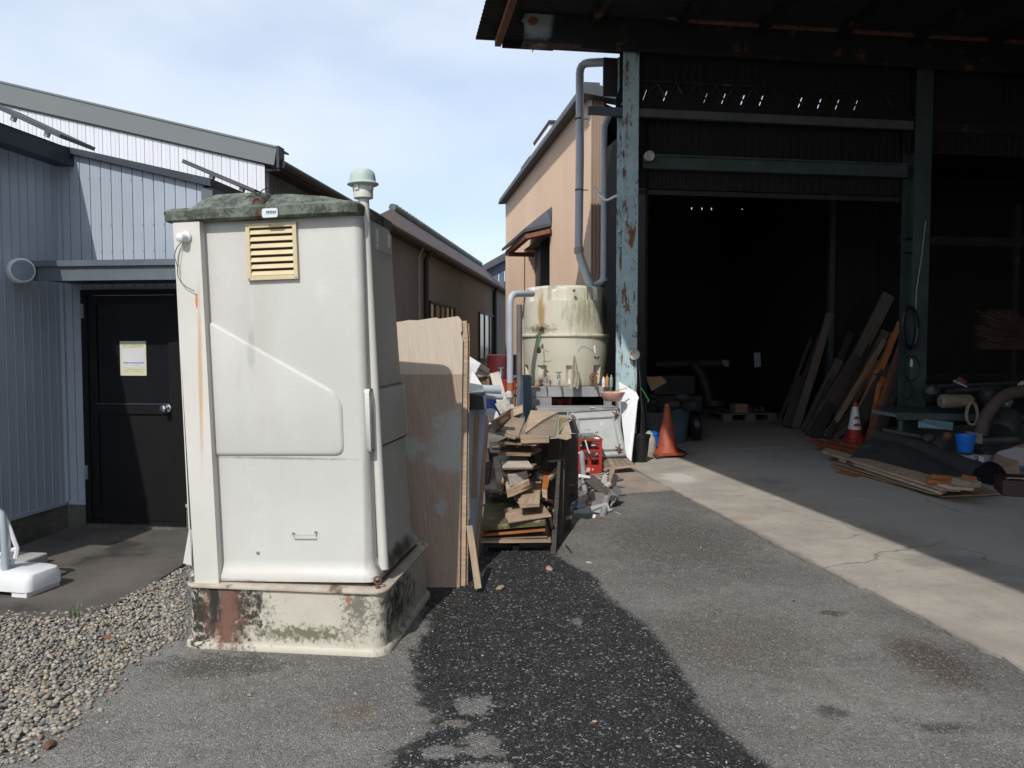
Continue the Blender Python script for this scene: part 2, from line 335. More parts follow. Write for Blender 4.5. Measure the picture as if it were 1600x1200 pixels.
# ---------------------------------------------------------------- ground materials
def asphalt():
    k = N('old_asphalt'); pos = k.coords(True)
    sx = k.n('ShaderNodeSeparateXYZ'); k.l(pos, sx.inputs[0]); X, Y = sx.outputs[0], sx.outputs[1]
    def curve(pts):
        x = k.n('ShaderNodeFloatCurve'); k.l(k.mth('DIVIDE', k.mth('SUBTRACT', Y, 1.0), 6.0, clamp=True), x.inputs['Value'])
        c = x.mapping.curves[0]
        q = [((a-1)/6, (b+2)/4) for a, b in pts]
        c.points[0].location = q[0]; c.points[1].location = q[-1]
        for p in q[1:-1]: c.points.new(*p)
        x.mapping.update(); return k.mth('SUBTRACT', k.mth('MULTIPLY', x.outputs[0], 4.0), 2.0)
    Rb = curve([(1, 1.12), (2.2, 1.05), (3.03, .95), (3.3, .86), (3.75, .85), (4.5, .76), (4.95, .62), (5.4, .58), (5.8, .40), (6.4, .30), (7, .3)])
    Lb = curve([(1, -.5), (2.5, -.5), (2.98, -.50), (3.1, -.40), (3.3, -.34), (3.5, -.42), (3.9, -.53), (4.4, -.50), (4.75, -.55), (5.0, -.9), (7, -1.2)])
    wob = k.mth('MULTIPLY', k.mth('SUBTRACT', k.noise(pos, 5, 10, .82), .5), .60)
    d1 = k.ss(k.mth('ADD', k.mth('SUBTRACT', Rb, X), k.mth('MULTIPLY', wob, .42)), -.02, .04)
    d2 = k.ss(k.mth('ADD', k.mth('SUBTRACT', X, Lb), wob), -.03, .05)
    d3 = k.ss(k.mth('ADD', k.mth('SUBTRACT', 6.35, Y), wob), -.1, .1)
    wet = k.mth('MULTIPLY', k.mth('MULTIPLY', d1, d2), d3)
    for c, r in ((G(738, 1103), (.09, .10, 1)), (G(752, 1165), (.08, .10, 1)), (G(715, 1130), (.06, .04, 1)), (G(902, 972), (.03, .06, 1)), (G(765, 1198), (.09, .03, 1)), (G(690, 1175), (.07, .05, 1))):
        wet = k.mth('MULTIPLY', wet, k.mth('SUBTRACT', 1.0, k.blob(pos, c, r, .25, 14, 1.9)))
    v1 = k.n('ShaderNodeTexVoronoi'); v1.inputs['Scale'].default_value = 170; k.l(pos, v1.inputs['Vector'])
    v2 = k.n('ShaderNodeTexVoronoi'); v2.inputs['Scale'].default_value = 85; k.l(pos, v2.inputs['Vector'])
    sp1 = k.n('ShaderNodeSeparateColor'); k.l(v1.outputs['Color'], sp1.inputs[0]); sp2 = k.n('ShaderNodeSeparateColor'); k.l(v2.outputs['Color'], sp2.inputs[0])
    big = k.noise(pos, .9, 7, .6); mid = k.noise(pos, 7, 6, .65)
    dry = k.mix(k.ss(big, .35, .68), (.142, .135, .122), (.240, .228, .205))
    dry = k.mix(k.mth('MULTIPLY', k.ss(mid, .48, .72), .5), dry, (.10, .092, .082))
    # reddish brown tinge further to the right and in patches
    dry = k.mix(k.mth('MULTIPLY', k.ss(k.noise(pos, 1.7, 4), .5, .75), .45), dry, (.17, .145, .115))
    for c, r, cc, na in ((G(1455, 1030), (.17, .30, 1), (.062, .045, .034), .3), (G(1300, 958), (.07, .05, 1), (.05, .042, .036), .5),
                  (G(1300, 1112), (.06, .06, 1), (.055, .047, .04), .6), (G(1480, 1138), (.10, .05, 1), (.06, .048, .04), .6),
                  (G(1060, 850), (.55, .75, 1), (.095, .085, .072), .6), (G(560, 1110), (.1, .06, 1), (.15, .115, .08), .8),
                  (G(345, 1040), (.30, .14, 1), (.07, .06, .05), .7), (G(1150, 1000), (.4, .5, 1), (.13, .115, .095), .6)):
        dry = k.mix(k.mth('MULTIPLY', k.blob(pos, c, r, .5, 13, na*2.2), .8), dry, cc)
    dry = k.mix(k.mth('MULTIPLY', k.ss(sp1.outputs[0], .78, .9), .55), dry, (.34, .335, .33))
    dry = k.mix(k.mth('MULTIPLY', k.ss(sp2.outputs[1], .94, .96), .45), dry, (.40, .38, .35))
    dry = k.mix(k.mth('MULTIPLY', k.ss(sp1.outputs[2], .82, .9), .6), dry, (.04, .04, .042))
    wt = k.mix(k.ss(mid, .3, .7), (.011, .011, .011), (.026, .025, .023))
    wt = k.mix(k.mth('MULTIPLY', k.ss(sp1.outputs[0], .80, .90), .6), wt, (.15, .155, .165))
    wt = k.mix(k.mth('MULTIPLY', k.ss(sp2.outputs[1], .95, .96), .6), wt, (.34, .34, .33))
    wt = k.mix(k.mth('MULTIPLY', k.ss(sp2.outputs[0], .992, .995), .3), wt, (.30, .13, .06))
    col = k.mix(wet, dry, wt)
    h = k.mth('ADD', k.mth('MULTIPLY', v1.outputs['Distance'], -.9), k.mth('MULTIPLY', k.noise(pos, 60, 4, .7), 1.2))
    return k.fin(col, k.mth('SUBTRACT', .93, k.mth('MULTIPLY', wet, .25)), h, .006, spec=.35)
def concrete():
    k = N('shed_floor_concrete'); pos = k.coords(True)
    col = k.mix(k.ss(k.noise(pos, 1.3, 8, .65), .3, .7), (.29, .262, .222), (.41, .372, .312))
    col = k.mix(k.mth('MULTIPLY', k.ss(k.noise(pos, 9, 8, .7), .5, .72), .4), col, (.19, .17, .145))
    col = k.mix(k.mth('MULTIPLY', k.ss(k.noise(pos, 120, 3, .7), .55, .7), .35), col, (.5, .47, .42))
    for c, r, cc in ((G(1160, 812), (.16, .10, 1), (.36, .23, .175)), (G(1060, 748), (.18, .35, 1), (.6, .57, .52)), (G(1210, 718), (.25, .4, 1), (.13, .12, .105)),
                     (G(1215, 752), (.2, .3, 1), (.16, .145, .12)), (G(1310, 700), (.8, .5, 1), (.2, .17, .13)), (G(1480, 880), (.35, .2, 1), (.2, .185, .16))):
        col = k.mix(k.mth('MULTIPLY', k.blob(pos, c, r, .3, 7, .8), .6), col, cc)
    # the floor under the roof is coloured paler, to lift its shade
    Ti = TB.inverted(); ax = Vector((Ti[0][0], Ti[0][1], 0)); u = k.mth('ADD', k.vec('DOT_PRODUCT', pos, tuple(ax)), Ti[0][3])
    inner = k.ss(k.mth('ADD', u, k.mth('MULTIPLY', k.noise(pos, 3, 5), .5)), 1.0, 1.7)
    col = k.mix(k.mth('MULTIPLY', inner, .72), col, (.43, .405, .36))
    for sc_, wd, am in ((.42, .0025, .5), (1.3, .003, .06)):
        nn = k.n('ShaderNodeTexNoise'); k.l(pos, nn.inputs['Vector']); nn.inputs['Scale'].default_value = 2.2; nn.inputs['Detail'].default_value = 8
        vv = k.n('ShaderNodeTexVoronoi', feature='DISTANCE_TO_EDGE'); vv.inputs['Scale'].default_value = sc_; k.l(k.vec('ADD', pos, k.scale(nn.outputs['Color'], (.5, .5, 0))), vv.inputs['Vector'])
        cr = k.mth('SUBTRACT', 1.0, k.ss(vv.outputs['Distance'], wd*.3*sc_*2, wd*sc_*4))
        col = k.mix(k.mth('MULTIPLY', k.mth('MULTIPLY', cr, k.ss(k.noise(pos, .8, 3), .42, .58)), am), col, (.07, .06, .05))
    col = k.mix(k.mth('MULTIPLY', k.mth('SUBTRACT', 1.0, k.ss(k.mth('ADD', u, k.mth('MULTIPLY', k.noise(pos, 6, 6, .7), .16)), ue+.06, ue+.15)), .7), col, (.13, .115, .095))
    return k.fin(col, .88, k.noise(pos, 45, 6, .7), .004)
TB = frame((1.64, 11.2, 0), AB)
TA = frame((-3.87, 6.8, 0), AA)        # corner of the annex, facade along u, depth along v
TL = frame((-2.67, 8.6, 0), AA)        # near corner of the long building
TT = frame((1.39, 14.0, 0), AB)        # near corner of the tan building
m_asphalt = asphalt(); ue = (TB.inverted() @ G(1620, 1066)).x; m_conc = concrete()
g = MB(); g.box(-600, 600, -600, 900, -.3, 0); tag(g.build('ground', m_asphalt), kind='structure')
# concrete floor slabs of the shed, with open joints between them
edge_px = [(962, 716), (990, 733), (1010, 745), (1042, 763), (1075, 780), (1100, 793), (1128, 808), (1160, 826), (1200, 848), (1238, 868), (1262, 880), (1300, 899), (1340, 921), (1362, 927),
           (1400, 948), (1440, 968), (1490, 996), (1530, 1018), (1562, 1030), (1590, 1050), (1620, 1066)]
def uv(T, p): q = T.inverted() @ p; return (q.x, q.y)
ed = [uv(TB, G(*p)) for p in edge_px]
ue = ed[-1][0]
ed = ed + [(ue+.02, v) for v in (-8, -9.5, -12)]
dense = []
for (u0, v0), (u1, v1) in zip(ed, ed[1:]):
    n = max(1, int(abs(v1-v0)/.09))
    for i in range(n): dense.append((u0+(u1-u0)*i/n+rnd(-.012, .012), v0+(v1-v0)*i/n))
jv = [.6, uv(TB, G(1115, 772))[1], uv(TB, G(1362, 925))[1], -9.6, -11.5]
def jl(i, u):      # joints run slightly uneven
    return jv[i]+(.05*math.sin(u*1.3+i)+.02*math.sin(u*5.1+2*i)+.008*math.sin(u*17) if 0 < i < 4 else 0)
for i in range(4):
    seg = [(u, v) for u, v in dense if jv[i+1]+.02 < v < jv[i]-.02]
    if not seg: continue
    us = [seg[-1][0]+(13-seg[-1][0])*(t/60)**1.3 for t in range(61)]
    g = MB(TB); pts = [(seg[0][0], jl(i, seg[0][0])-.014)]+seg+[(seg[-1][0], jl(i+1, seg[-1][0])+.014)]
    pts += [(u, jl(i+1, u)+.014) for u in us[1:]]+[(u, jl(i, u)-.014) for u in reversed(us[1:])]
    g.prismz(pts, -.05, .014+.001*i)
    tag(g.build('floor_slab', m_conc), kind='structure')
g = MB(TB); g.box(-.9, 13, .61, 13, -.05, .014); tag(g.build('floor_slab', m_conc), kind='structure')
# concrete pad in front of the door
m_pad = mat('dark_damp_concrete', (.125, .11, .095), (.075, .067, .058), s=1.6, rough=.9, bump=.004, world=True, fine=.2,
    stains=(((.035, .032, .028), 1.4, .54, .68), ((.06, .065, .035), 2.2, .62, .74), ((.15, .11, .07), 3, .66, .76)))
pp = [(-900, 985), (-200, 985), (0, 963), (60, 966), (110, 962), (160, 952), (200, 934), (245, 908), (300, 873)]
pts = [G(*p, .02) for p in pp]; pts = [(p.x, p.y) for p in pts]
b1 = TA @ Vector((1.9, -.002, 0)); b2 = TA @ Vector((-.0, -.002, 0)); b3 = TA @ Vector((0.0, -4, 0))
g = MB(); g.prismz(pts[2:]+[(b1.x, b1.y), (b2.x, b2.y), (pts[2][0]-.9, pts[2][1]-.0)], -.05, .022)
tag(g.build('concrete_pad', m_pad, bevel=.006), kind='structure')

# ---------------------------------------------------------------- annex with the black door
annex = thing('annex_building', 'grey ribbed metal annex with a black door under a small dark canopy', 'building', TA @ Vector((.6, .4, 0)))
def rake(u):      # height of the facade's top
    a, b = on(TA, 115, 240, 1, 0), on(TA, 318, 284, 1, 0); return a.z+(b.z-a.z)*(u-a.x)/(b.x-a.x)
uR = on(TA, 317, 300, 1, 0).x; pw = .0955
dl, dr = on(TA, 133, 600, 1, 0).x+.02, on(TA, 287, 700, 1, 0).x
dz0, dz1 = .075, on(TA, 134, 457, 1, 0).z
g = MB(TA); g.prism([(0, .24), (dl-.02, .24), (dl-.02, dz1+.02), (dr+.02, dz1+.02), (dr+.02, .24), (uR, .24), (uR, rake(uR)), (0, rake(0))], .012, .12); g.build('wall', m_grey, annex)
def facade_panels(T, u0, u1, zlo, zhi, y, m, par, pitch=pw, d=.014, holes=()):
    u = u0
    while u < u1-.02:
        e = min(u+pitch-.007, u1)
        segs = [(zlo(u) if callable(zlo) else zlo, None)]
        a = MB(T)
        for (s0, s1) in holes_for(u, e, holes, zlo, zhi):
            s1a, s1b = (zhi(u), zhi(e)) if s1 is None else (s1, s1)
            a.prism([(u, s0), (u+.012, s0), (e, s0), (e, s1b), (u, s1a)], y-d, y)
            a.box(u+.030, u+.036, y-d-.0012, y-d+.001, s0+.002, min(s1a, s1b)-.004); a.box(u+.060, u+.066, y-d-.0012, y-d+.001, s0+.002, min(s1a, s1b)-.004)
        if a.v: a.build('siding_panel', m, par)
        u += pitch
def holes_for(u, e, holes, zlo, zhi):
    z0 = zlo(u) if callable(zlo) else zlo
    for (h0, h1, hz0, hz1) in holes:
        if e > h0 and u < h1: return [(hz1, None)] if hz0 <= z0 else [(z0, hz0), (hz1, None)]
    return [(z0, None)]
facade_panels(TA, .004, uR, .245, rake, .012, m_grey, annex, holes=((dl-.03, dr+.03, 0, dz1+.04),))
g = MB(TA); g.box(.0, dl-.02, -.02, .10, 0, .235); g.box(dr+.02, uR, -.02, .10, 0, .235); g.box(dl-.02, dr+.02, -.012, .1, 0, .07); g.build('foundation', m_found, annex)
for bb in ((.031, dl-.02), (dr+.02, uR)): g = MB(TA); g.box(*bb, -.028, 0, .225, .252); g.build('drip_flashing', m_grey, annex)
g = MB(TA)
for i in range(1, 13):
    for z in (rake(.5)-.12, 2.62, 2.40, 1.8, .6, .35):
        u = .004+i*pw*(1 if z > 2.3 else 1)-.012
        if u < uR and (u < dl-.04 or z > dz1+.1): g.lathe([(.004, 0), (.004, .003)], 6, T=Matrix.Translation((u, -.0025, z+(0 if z < 2.7 else -.05*u))) @ Matrix.Rotation(math.radians(90), 4, 'X'))
tag(g.build('screws', m_canopy, annex), kind='stuff')
# wing wall
zw = on(TA, 98, 240, 0, 0).z
g = MB(TA); g.box(-.12, -.015, -3.6, 0, .24, zw+.05); g.build('wall', m_grey, annex)
v = 0
while v > -2.6:
    g = MB(TA); g.box(-.016, 0.0, v-pw+.006, v, .245, zw+.02); g.box(-.001, .005, v-pw+.0065, v-pw+.018, .246, zw+.02); g.build('siding_panel', m_grey, annex); v -= pw
g = MB(TA); g.box(-.12, .01, -3.6, -.02, 0, .235); g.build('foundation', m_found, annex)
g = MB(TA); g.box(-.012, .018, -3.6, -.029, .225, .252); g.build('drip_flashing', m_grey, annex)
g = MB(TA); g.box(-.018, .03, -.03, .013, .253, zw+.02); g.build('corner_trim', m_grey, annex)
# roofs
zf = on(TA, 112, 234, 0, .13).z
g = MB(TA); g.box(-.10, .15, -3.6, -.01, zf-.14, zf-.005); g.prism([(-3.5, zf+.9), (-.06, zf+.02), (.15, zf), (.15, zf-.02), (-.06, zf-.02), (-3.5, zf+.86)], -3.6, .10); g.build('roof', m_navy, annex)
g = MB(TA); z0, z1 = rake(.06), rake(uR+.10)
g.prism([(.05, z0-.005), (uR+.10, z1-.03), (uR+.10, z1+.035), (.05, z0+.045)], -.06, 2.4); g.build('roof', m_navy, annex)
g = MB(TA); g.box(uR+.002, uR+.10, -.03, 1.7, z1-.16, z1-.035); g.build('gutter', m_canopy, annex)
g = MB(TA); g.box(uR-.03, uR-.004, .12, 1.75, .24, z1-.02); g.build('wall', m_darktrim, annex)
# solar panels, edge-on, on the two roofs
def solar(T, a, b, label):
    A, B = Vector(a), Vector(b); t = thing('solar_panel', label, 'solar panel', T @ A)
    M4 = axes((T @ B)-(T @ A), (0, 0, 1), (T @ A + T @ B)/2); Ln = (B-A).length
    g = MB(); g.box(-Ln/2, Ln/2, -.02, .5, -.012, .026); oriented('panel', g, M4, m_greyroof, t)
    for k in (-.1, .32):
        g = MB(); g.box(Ln*k-.02, Ln*k+.02, .01, .05, -.06, -.013); oriented('bracket', g, M4, m_steel, t)
q0, q1 = on(TA, -30, 156, 1, .7), on(TA, 95, 214, 1, .7); solar(TA, q0, q1, 'dark solar panel edge above the roof at the left edge of the photo')
q0, q1 = on(TA, 286, 253, 1, .8), on(TA, 398, 300, 1, .8); solar(TA, q0, q1, 'dark solar panel edge sticking out above the eave behind the toilet roof')
# canopy over the door
cv = -.5; cz1, cz0 = on(TA, 150, 409, 1, cv).z, on(TA, 150, 436, 1, cv).z; cu0 = on(TA, 54, 420, 1, cv).x
g = MB(TA); g.prism([(cu0, cz0), (1.36, cz0), (1.36, cz1), (cu0, cz1-.01)], cv+.02, -.016); g.build('canopy', m_navy, annex)
g = MB(TA); g.box(cu0-.01, 1.37, cv, cv+.019, cz0-.01, cz1-.035); g.box(cu0-.02, 1.38, cv-.025, cv+.02, cz1-.034, cz1+.012); g.build('canopy_fascia', m_canopy, annex)
# door
dm = on(TA, 270, 640, 1, -.03)
g = MB(TA); e = .035
for b in ((dl-.02, dl+e, dz0-.005, dz1+.02), (dr-e, dr+.02, dz0-.005, dz1+.02), (dl+e, dr-e, dz1-.025, dz1+.02), (dl+e, dr-e, dz0-.005, dz0+.02)): g.box(b[0], b[1], -.035, .06, b[2], b[3])
g.build('door_frame', m_blackdoor, annex)
zsplit = on(TA, 200, 631, 1, -.02).z
d = MB(TA)
for b in ((dl+e+.003, dl+.11, dz0+.025, dz1-.03), (dr-.11, dr-e-.003, dz0+.025, dz1-.03), (dl+.11, dr-.11, dz1-.10, dz1-.03), (dl+.11, dr-.11, dz0+.025, dz0+.14), (dl+.11, dr-.11, zsplit-.085, zsplit)): d.box(b[0], b[1], -.022, .02, b[2], b[3])
door = d.build('door', m_blackdoor, annex)
g = MB(TA); g.box(dl+.11, dr-.11, -.006, .01, dz0+.14, zsplit-.085); g.build('lower_panel', m_blackdoor, door)
g = MB(TA); g.box(dl+.11, dr-.11, -.004, .004, zsplit, dz1-.10); g.build('pane', m_pane, door)
g = MB(TA); g.box(dl+.10, dr-.10, -.028, -.0225, zsplit-.006, zsplit+.006); g.build('glazing_bead', m_navy, door)
hk = on(TA, 259, 638, 1, -.05)
g = MB(); T = TA @ Matrix.Translation(hk) @ Matrix.Rotation(math.radians(90), 4, 'X')
g.lathe([(.036, -.028), (.036, -.018), (.014, -.012), (.014, .012), (.026, .02), (.031, .036), (.027, .052), (.012, .058)], 20, T=T); g.build('handle', m_chrome, door, smooth=True)
for z in (dz1-.22, .45):
    g = MB(TA); g.box(dl-.012, dl+.012, -.045, -.0355, z, z+.12); g.build('hinge', m_steel, door)
# notice behind the glass
a, b = on(TA, 187, 533, 1, -.008), on(TA, 229, 587, 1, -.008)
nz = lambda t: b.z+(a.z-b.z)*t; nx = lambda t: a.x+(b.x-a.x)*t
k_paper = mat('yellowish_paper', (.62, .61, .42), (.58, .57, .40), rough=.6, bump=0); k_paper2 = mat('pale_paper', (.66, .64, .66), (.6, .58, .6), rough=.6, bump=0)
g = MB(TA); g.box(a.x, b.x, -.0075, -.0045, b.z, a.z); nt_ = tag(g.build('notice', k_paper), 'yellowish printed notice with a blue line behind the dark door glass', 'notice')
WLn = nt_
g = MB(TA); g.box(nx(.08), nx(.95), -.0085, -.0076, nz(.24), nz(.78)); g.build('white_field', k_paper2, nt_)
g = MB(TA)
for i in range(11): 
    x0 = nx(.12+.075*i); g.box(x0, x0+.075*(b.x-a.x)*rnd(.6, .95), -.0095, -.0086, nz(.355), nz(.39))
g.build('blue_lettering', m_bluetext, nt_)
g = MB(TA)
for r in (.88, .83, .30, .18, .12):
    for i in range(9):
        if rnd(0, 1) < .85: x0 = nx(.14+.085*i); g.box(x0, x0+.06*(b.x-a.x), -.0095, -.0086, nz(r), nz(r+.015))
g.build('small_lettering', mat('faded_print', (.42, .42, .36), rough=.7, bump=0), nt_)
# round lamp on the wing wall
lc = on(TA, 33, 423, 0, .09); T = TA @ Matrix.Translation(lc) @ Matrix.Rotation(math.radians(90-38), 4, 'Z') @ Matrix.Rotation(math.radians(90), 4, 'X')
lamp = thing('wall_lamp', 'round white drum lamp on the grey wing wall beside the canopy', 'lamp', TA @ lc)
g = MB(); g.lathe([(.095, -.10), (.10, -.02), (.096, .03), (.088, .042), (.082, .042)], 32, T=T); g.build('housing', m_whiteplastic, lamp, smooth=True)
g = MB(); g.lathe([(.0805, .030), (.0805, .046), (.06, .052), (.0, .054)], 32, T=T, cap=False); g.build('lens', mat('grey_lens', (.22, .27, .33), rough=.3, bump=0), lamp, smooth=True)

# ---------------------------------------------------------------- long tile-roofed building
longb = thing('long_workshop', 'long brown-walled workshop with white gable and tiled roof behind the toilet', 'building', TL @ Vector((0, 5, 0)))
ze = on(TL, 620, 356, 0, .16).z
def grake(u): 
    a, b = on(TL, 0, 164, 1, -.0), on(TL, 418, 259, 1, -.0); return a.z+(b.z-a.z)*(u-a.x)/(b.x-a.x)
g = MB(TL); g.prism([(-5.5, 0), (0, 0), (0, grake(0)), (-5.5, grake(-5.5))], .02, .14); g.build('gable_wall', m_white, longb)
g0 = on(TL, -20, 200, 1, 0).x
u = -.002
while u > g0:
    e = u-.0985+.006
    g = MB(TL); g.prism([(e, 2.6), (u, 2.6), (u, grake(u)), (e, grake(e))], .004, .0195); g.box(e+.045, e+.050, .001, .0045, 2.6, grake(u)-.01); g.build('siding_panel', m_white, longb); u -= .0985
a, b = on(TL, 0, 129, 1, -.035), on(TL, 432, 231, 1, -.035); a2, b2 = on(TL, 0, 160, 1, -.035), on(TL, 428, 258, 1, -.035)
sl_ = (b.z-a.z)/(b.x-a.x); ex = lambda p, x, s=sl_: p.z+(x-p.x)*s; sl2 = (b2.z-a2.z)/(b2.x-a2.x)
g = MB(TL); g.prism([(-5.6, ex(a2, -5.6, sl2)), (b2.x, b2.z), (b.x, b.z), (-5.6, ex(a, -5.6))], -.035, -.005); g.prism([(-5.6, ex(a, -5.6)), (b.x, b.z), (b.x, b.z+.02), (-5.6, ex(a, -5.6)+.02)], -.045, .3)
g.build('verge_fascia', m_fascia, longb)
g = MB(TL); g.box(b.x+.001, b.x+.03, -.045, .1, b2.z-.03, b.z+.02); g.build('fascia_end', m_navy, longb)
g = MB(TL); g.prism([(-5.6, ex(a2, -5.6, sl2)+.06), (.10, ze-.02), (.10, ze+.03), (-5.6, ex(a, -5.6)-.03)], .0, 25); g.build('roof', m_greyroof, longb)
# side wall with fine ribs
VE = 24.0
ys = []; g = MB(TL); n = 0; v = .0
prof = []
while v < VE:
    prof += [(0, v), (0, v+.055), (-.012, v+.062), (-.012, v+.085)]; v += .092
m_ = len(prof); vs_ = [(x, y, 0.0) for x, y in prof]+[(x, y, ze-.02) for x, y in prof]
g.add(vs_, [(i, i+1, i+1+m_, i+m_) for i in range(m_-1)])
g.build('side_wall', m_brownwall, longb)
g = MB(TL); g.box(-.2, -.03, .15, VE, 0, ze-.03); g.build('wall', m_darktrim, longb)
g = MB(TL); g.box(.0, .17, .02, VE, ze-.10, ze-.075); g.build('soffit', m_darktrim, longb)
g = MB(TL); g.tube([(.17, .02, ze-.03), (.17, VE, ze-.03)], .055, 10); g.build('gutter', m_darktrim, longb, smooth=True)
for px, r in ((666, .05), (655, .018), (773, .07)):
    p = on(TL, px, 430, 0, .06); g = MB(TL); g.tube([(.06, p.y, 0), (.06, p.y, ze-.25), (.16, p.y, ze-.07)], r, 8); g.build('downpipe', m_darktrim if r > .03 else m_pvcold, longb, smooth=True)
def lwindow(x0, y0, x1, y1, fills):
    p, q = on(TL, x0, y0, 0, .03), on(TL, x1, y1, 0, .03); h0 = max(.7, q.z) if y1 else 1.0
    v0, v1, z1 = p.y, q.y, p.z
    g = MB(TL); t = .05
    for bx in ((v0, v1, z1-t, z1), (v0, v1, h0, h0+t), (v0, v0+t*1.5, h0, z1), (v1-t*1.5, v1, h0, z1)): g.box(.005, .05, *bx)
    fr = g.build('window', m_darktrim, longb)
    n = len(fills)
    for i, f in enumerate(fills):
        a_ = v0+(v1-v0)*i/n; b_ = v0+(v1-v0)*(i+1)/n
        g = MB(TL); g.box(.012, .022, a_+.04, b_-.02, h0+t, z1-t); g.build('pane', f, fr)
        if i: g = MB(TL); g.box(.012, .045, a_-.04, a_+.045, h0+t, z1-t); g.build('mullion', m_darktrim, fr)
lwindow(671, 470, 711, 520, [m_curtain, m_glasswarm, m_glasswarm, m_pane, m_curtain])
lwindow(749, 487, 772, 560, [m_curtain, m_pane, m_curtain])
# tiles along the eave
v = .05
while v < VE:
    g = MB(TL); g.prism([(-.25, .055), (.13, -.005), (.15, .02), (.13, .045), (-.25, .10)], 0, .20, T=Matrix.Translation((0, v, ze)) @ Matrix.Rotation(rnd(-.03, .03), 4, 'X'))
    g.build('roof_tile', m_tile, longb, bevel=.008); v += .235
# raised ridge section
r0, r1 = on(TL, 613, 341, 0, -1.1), on(TL, 749, 404, 0, -1.1); zr = (r0.z+r1.z)/2
g = MB(TL); g.prism([(-1.1, zr), (-.15, ze+.05), (-.15, ze-.02), (-2.2, ze), (-2.2, zr-.5)], r0.y, r1.y); g.build('raised_roof', m_purple, longb)
g = MB(TL); g.prism([(-1.15, zr+.05), (-.05, ze+.12), (-.05, ze), (-1.15, zr-.12)], r1.y, r1.y+.25); g.build('barge_board', m_purple, longb)
v = r0.y
while v < r1.y:
    g = MB(TL); g.tube([(-1.1, v, zr+.02), (-1.1, v+.27, zr+.035)], [.085, .10], 8); g.build('ridge_tile', m_ridge, longb, smooth=True); v += .30

# ---------------------------------------------------------------- small blue-grey building at the end of the alley
far = thing('far_shed', 'small blue-grey boarded building with dark roof at the end of the alley', 'building', P(775, 520, 40))
c = P(752, 560, 40); g = MB(); z1, z2 = P(757, 424, 40).z, P(800, 402, 40).z; x0, x1 = P(752, 430, 40).x, P(840, 430, 40).x
zt = lambda x: z1+(z2-z1)*(x-P(757, 0, 40).x)/(P(800, 0, 40).x-P(757, 0, 40).x)
x = x0
while x < x1:
    g = MB(); g.prism([(x, 0), (x+.27, 0), (x+.27, zt(x+.27)), (x, zt(x))], 40, 40.05); g.build('board', m_bluegrey, far); x += .3
g = MB(); g.box(x0, x1, 40.06, 44, 0, z1-.5); g.build('wall', m_darktrim, far)
g = MB(); g.prism([(x0-.4, zt(x0-.4)), (x1, zt(x1)), (x1, zt(x1)+.45), (x0-.4, zt(x0-.4)+.3)], 39.6, 45); g.build('roof', m_greyroof, far)
# ---------------------------------------------------------------- tan building
tan = thing('tan_warehouse', 'tall tan corrugated building with a shuttered doorway beyond the water tank', 'building', TT @ Vector((1, 5, 0)))
zt_ = on(TT, 900, 174, 0, 0).z; vF = on(TT, 790, 400, 0, 0).y
sh0, sh1 = on(TT, 859, 400, 0, 0).y, on(TT, 819, 400, 0, 0).y; zl = on(TT, 859, 360, 0, 0).z
def ribs(T, v0, v1, z0, z1, u0, name, m, par, pitch=.10, dp=.018, ax=0, cut=None):
    prof = []; v = v0
    while v < v1-1e-4:
        for o_, t in ((0, 0), (0, .42), (dp, .5), (dp, .92)):
            q = min(v+pitch*t, v1); prof.append((u0+o_, q))
        v += pitch
    prof.append((u0, v1))
    m_ = len(prof); g = MB(T)
    tr = (lambda a, b, c: (a, b, c)) if ax == 0 else (lambda a, b, c: (b, a, c))
    zz1 = z1 if callable(z1) else (lambda q: z1)
    g.add([tr(a, b, z0) for a, b in prof]+[tr(a, b, zz1(b)) for a, b in prof], [(i, i+1, i+1+m_, i+m_) for i in range(m_-1)])
    return g.build(name, m, par)
ribs(TT, 0, sh0, 0, zt_, 0, 'side_wall', m_tan, tan)
ribs(TT, sh0, sh1, zl, zt_, 0, 'side_wall', m_tan, tan)
ribs(TT, sh1, vF, 0, zt_, 0, 'side_wall', m_tan, tan)
ribs(TT, 0, .24, 0, zt_-.05, -.0, 'front_wall', m_tan2, tan, pitch=.06, dp=.02, ax=1)
g = MB(TT); g.box(.05, .12, vF-.12, vF, 0, zt_); g.box(.05, 3, vF-.1, vF, 0, zt_-.6); g.build('rear_wall', m_tan, tan)
ip = .75
g = MB(TT); g.box(.03, ip, sh1, sh1+.08, 0, zl); g.build('jamb', m_tan, tan); g = MB(TT); g.box(.03, ip, sh0-.08, sh0-.002, 0, zl); g.build('jamb', m_tan, tan)
g = MB(TT); g.box(.03, ip, sh0, sh1, zl, zl+.1); g.box(.30, .36, sh0, sh1, zl-1.0, zl-.002); g.build('lintel', m_navy, tan)
g = MB(TT); z = .0; k = 0
while z < zl-.9: g.prismz([(ip-.02, sh0), (ip+.02, sh0), (ip+.02, sh1), (ip-.02, sh1)], z, z+.065); z += .08
g.box(ip+.021, ip+.05, sh0, sh1, 0, zl)
tag(g.build('shutter', mat('green_grey_shutter', (.24, .27, .27), (.18, .2, .2), rough=.5, bump=0), tan), kind='stuff')
g = MB(TT); g.box(.15, .22, sh1-.9, sh1-.2, 0, zl-1.1); g.build('rusty_post', m_rust, tan)
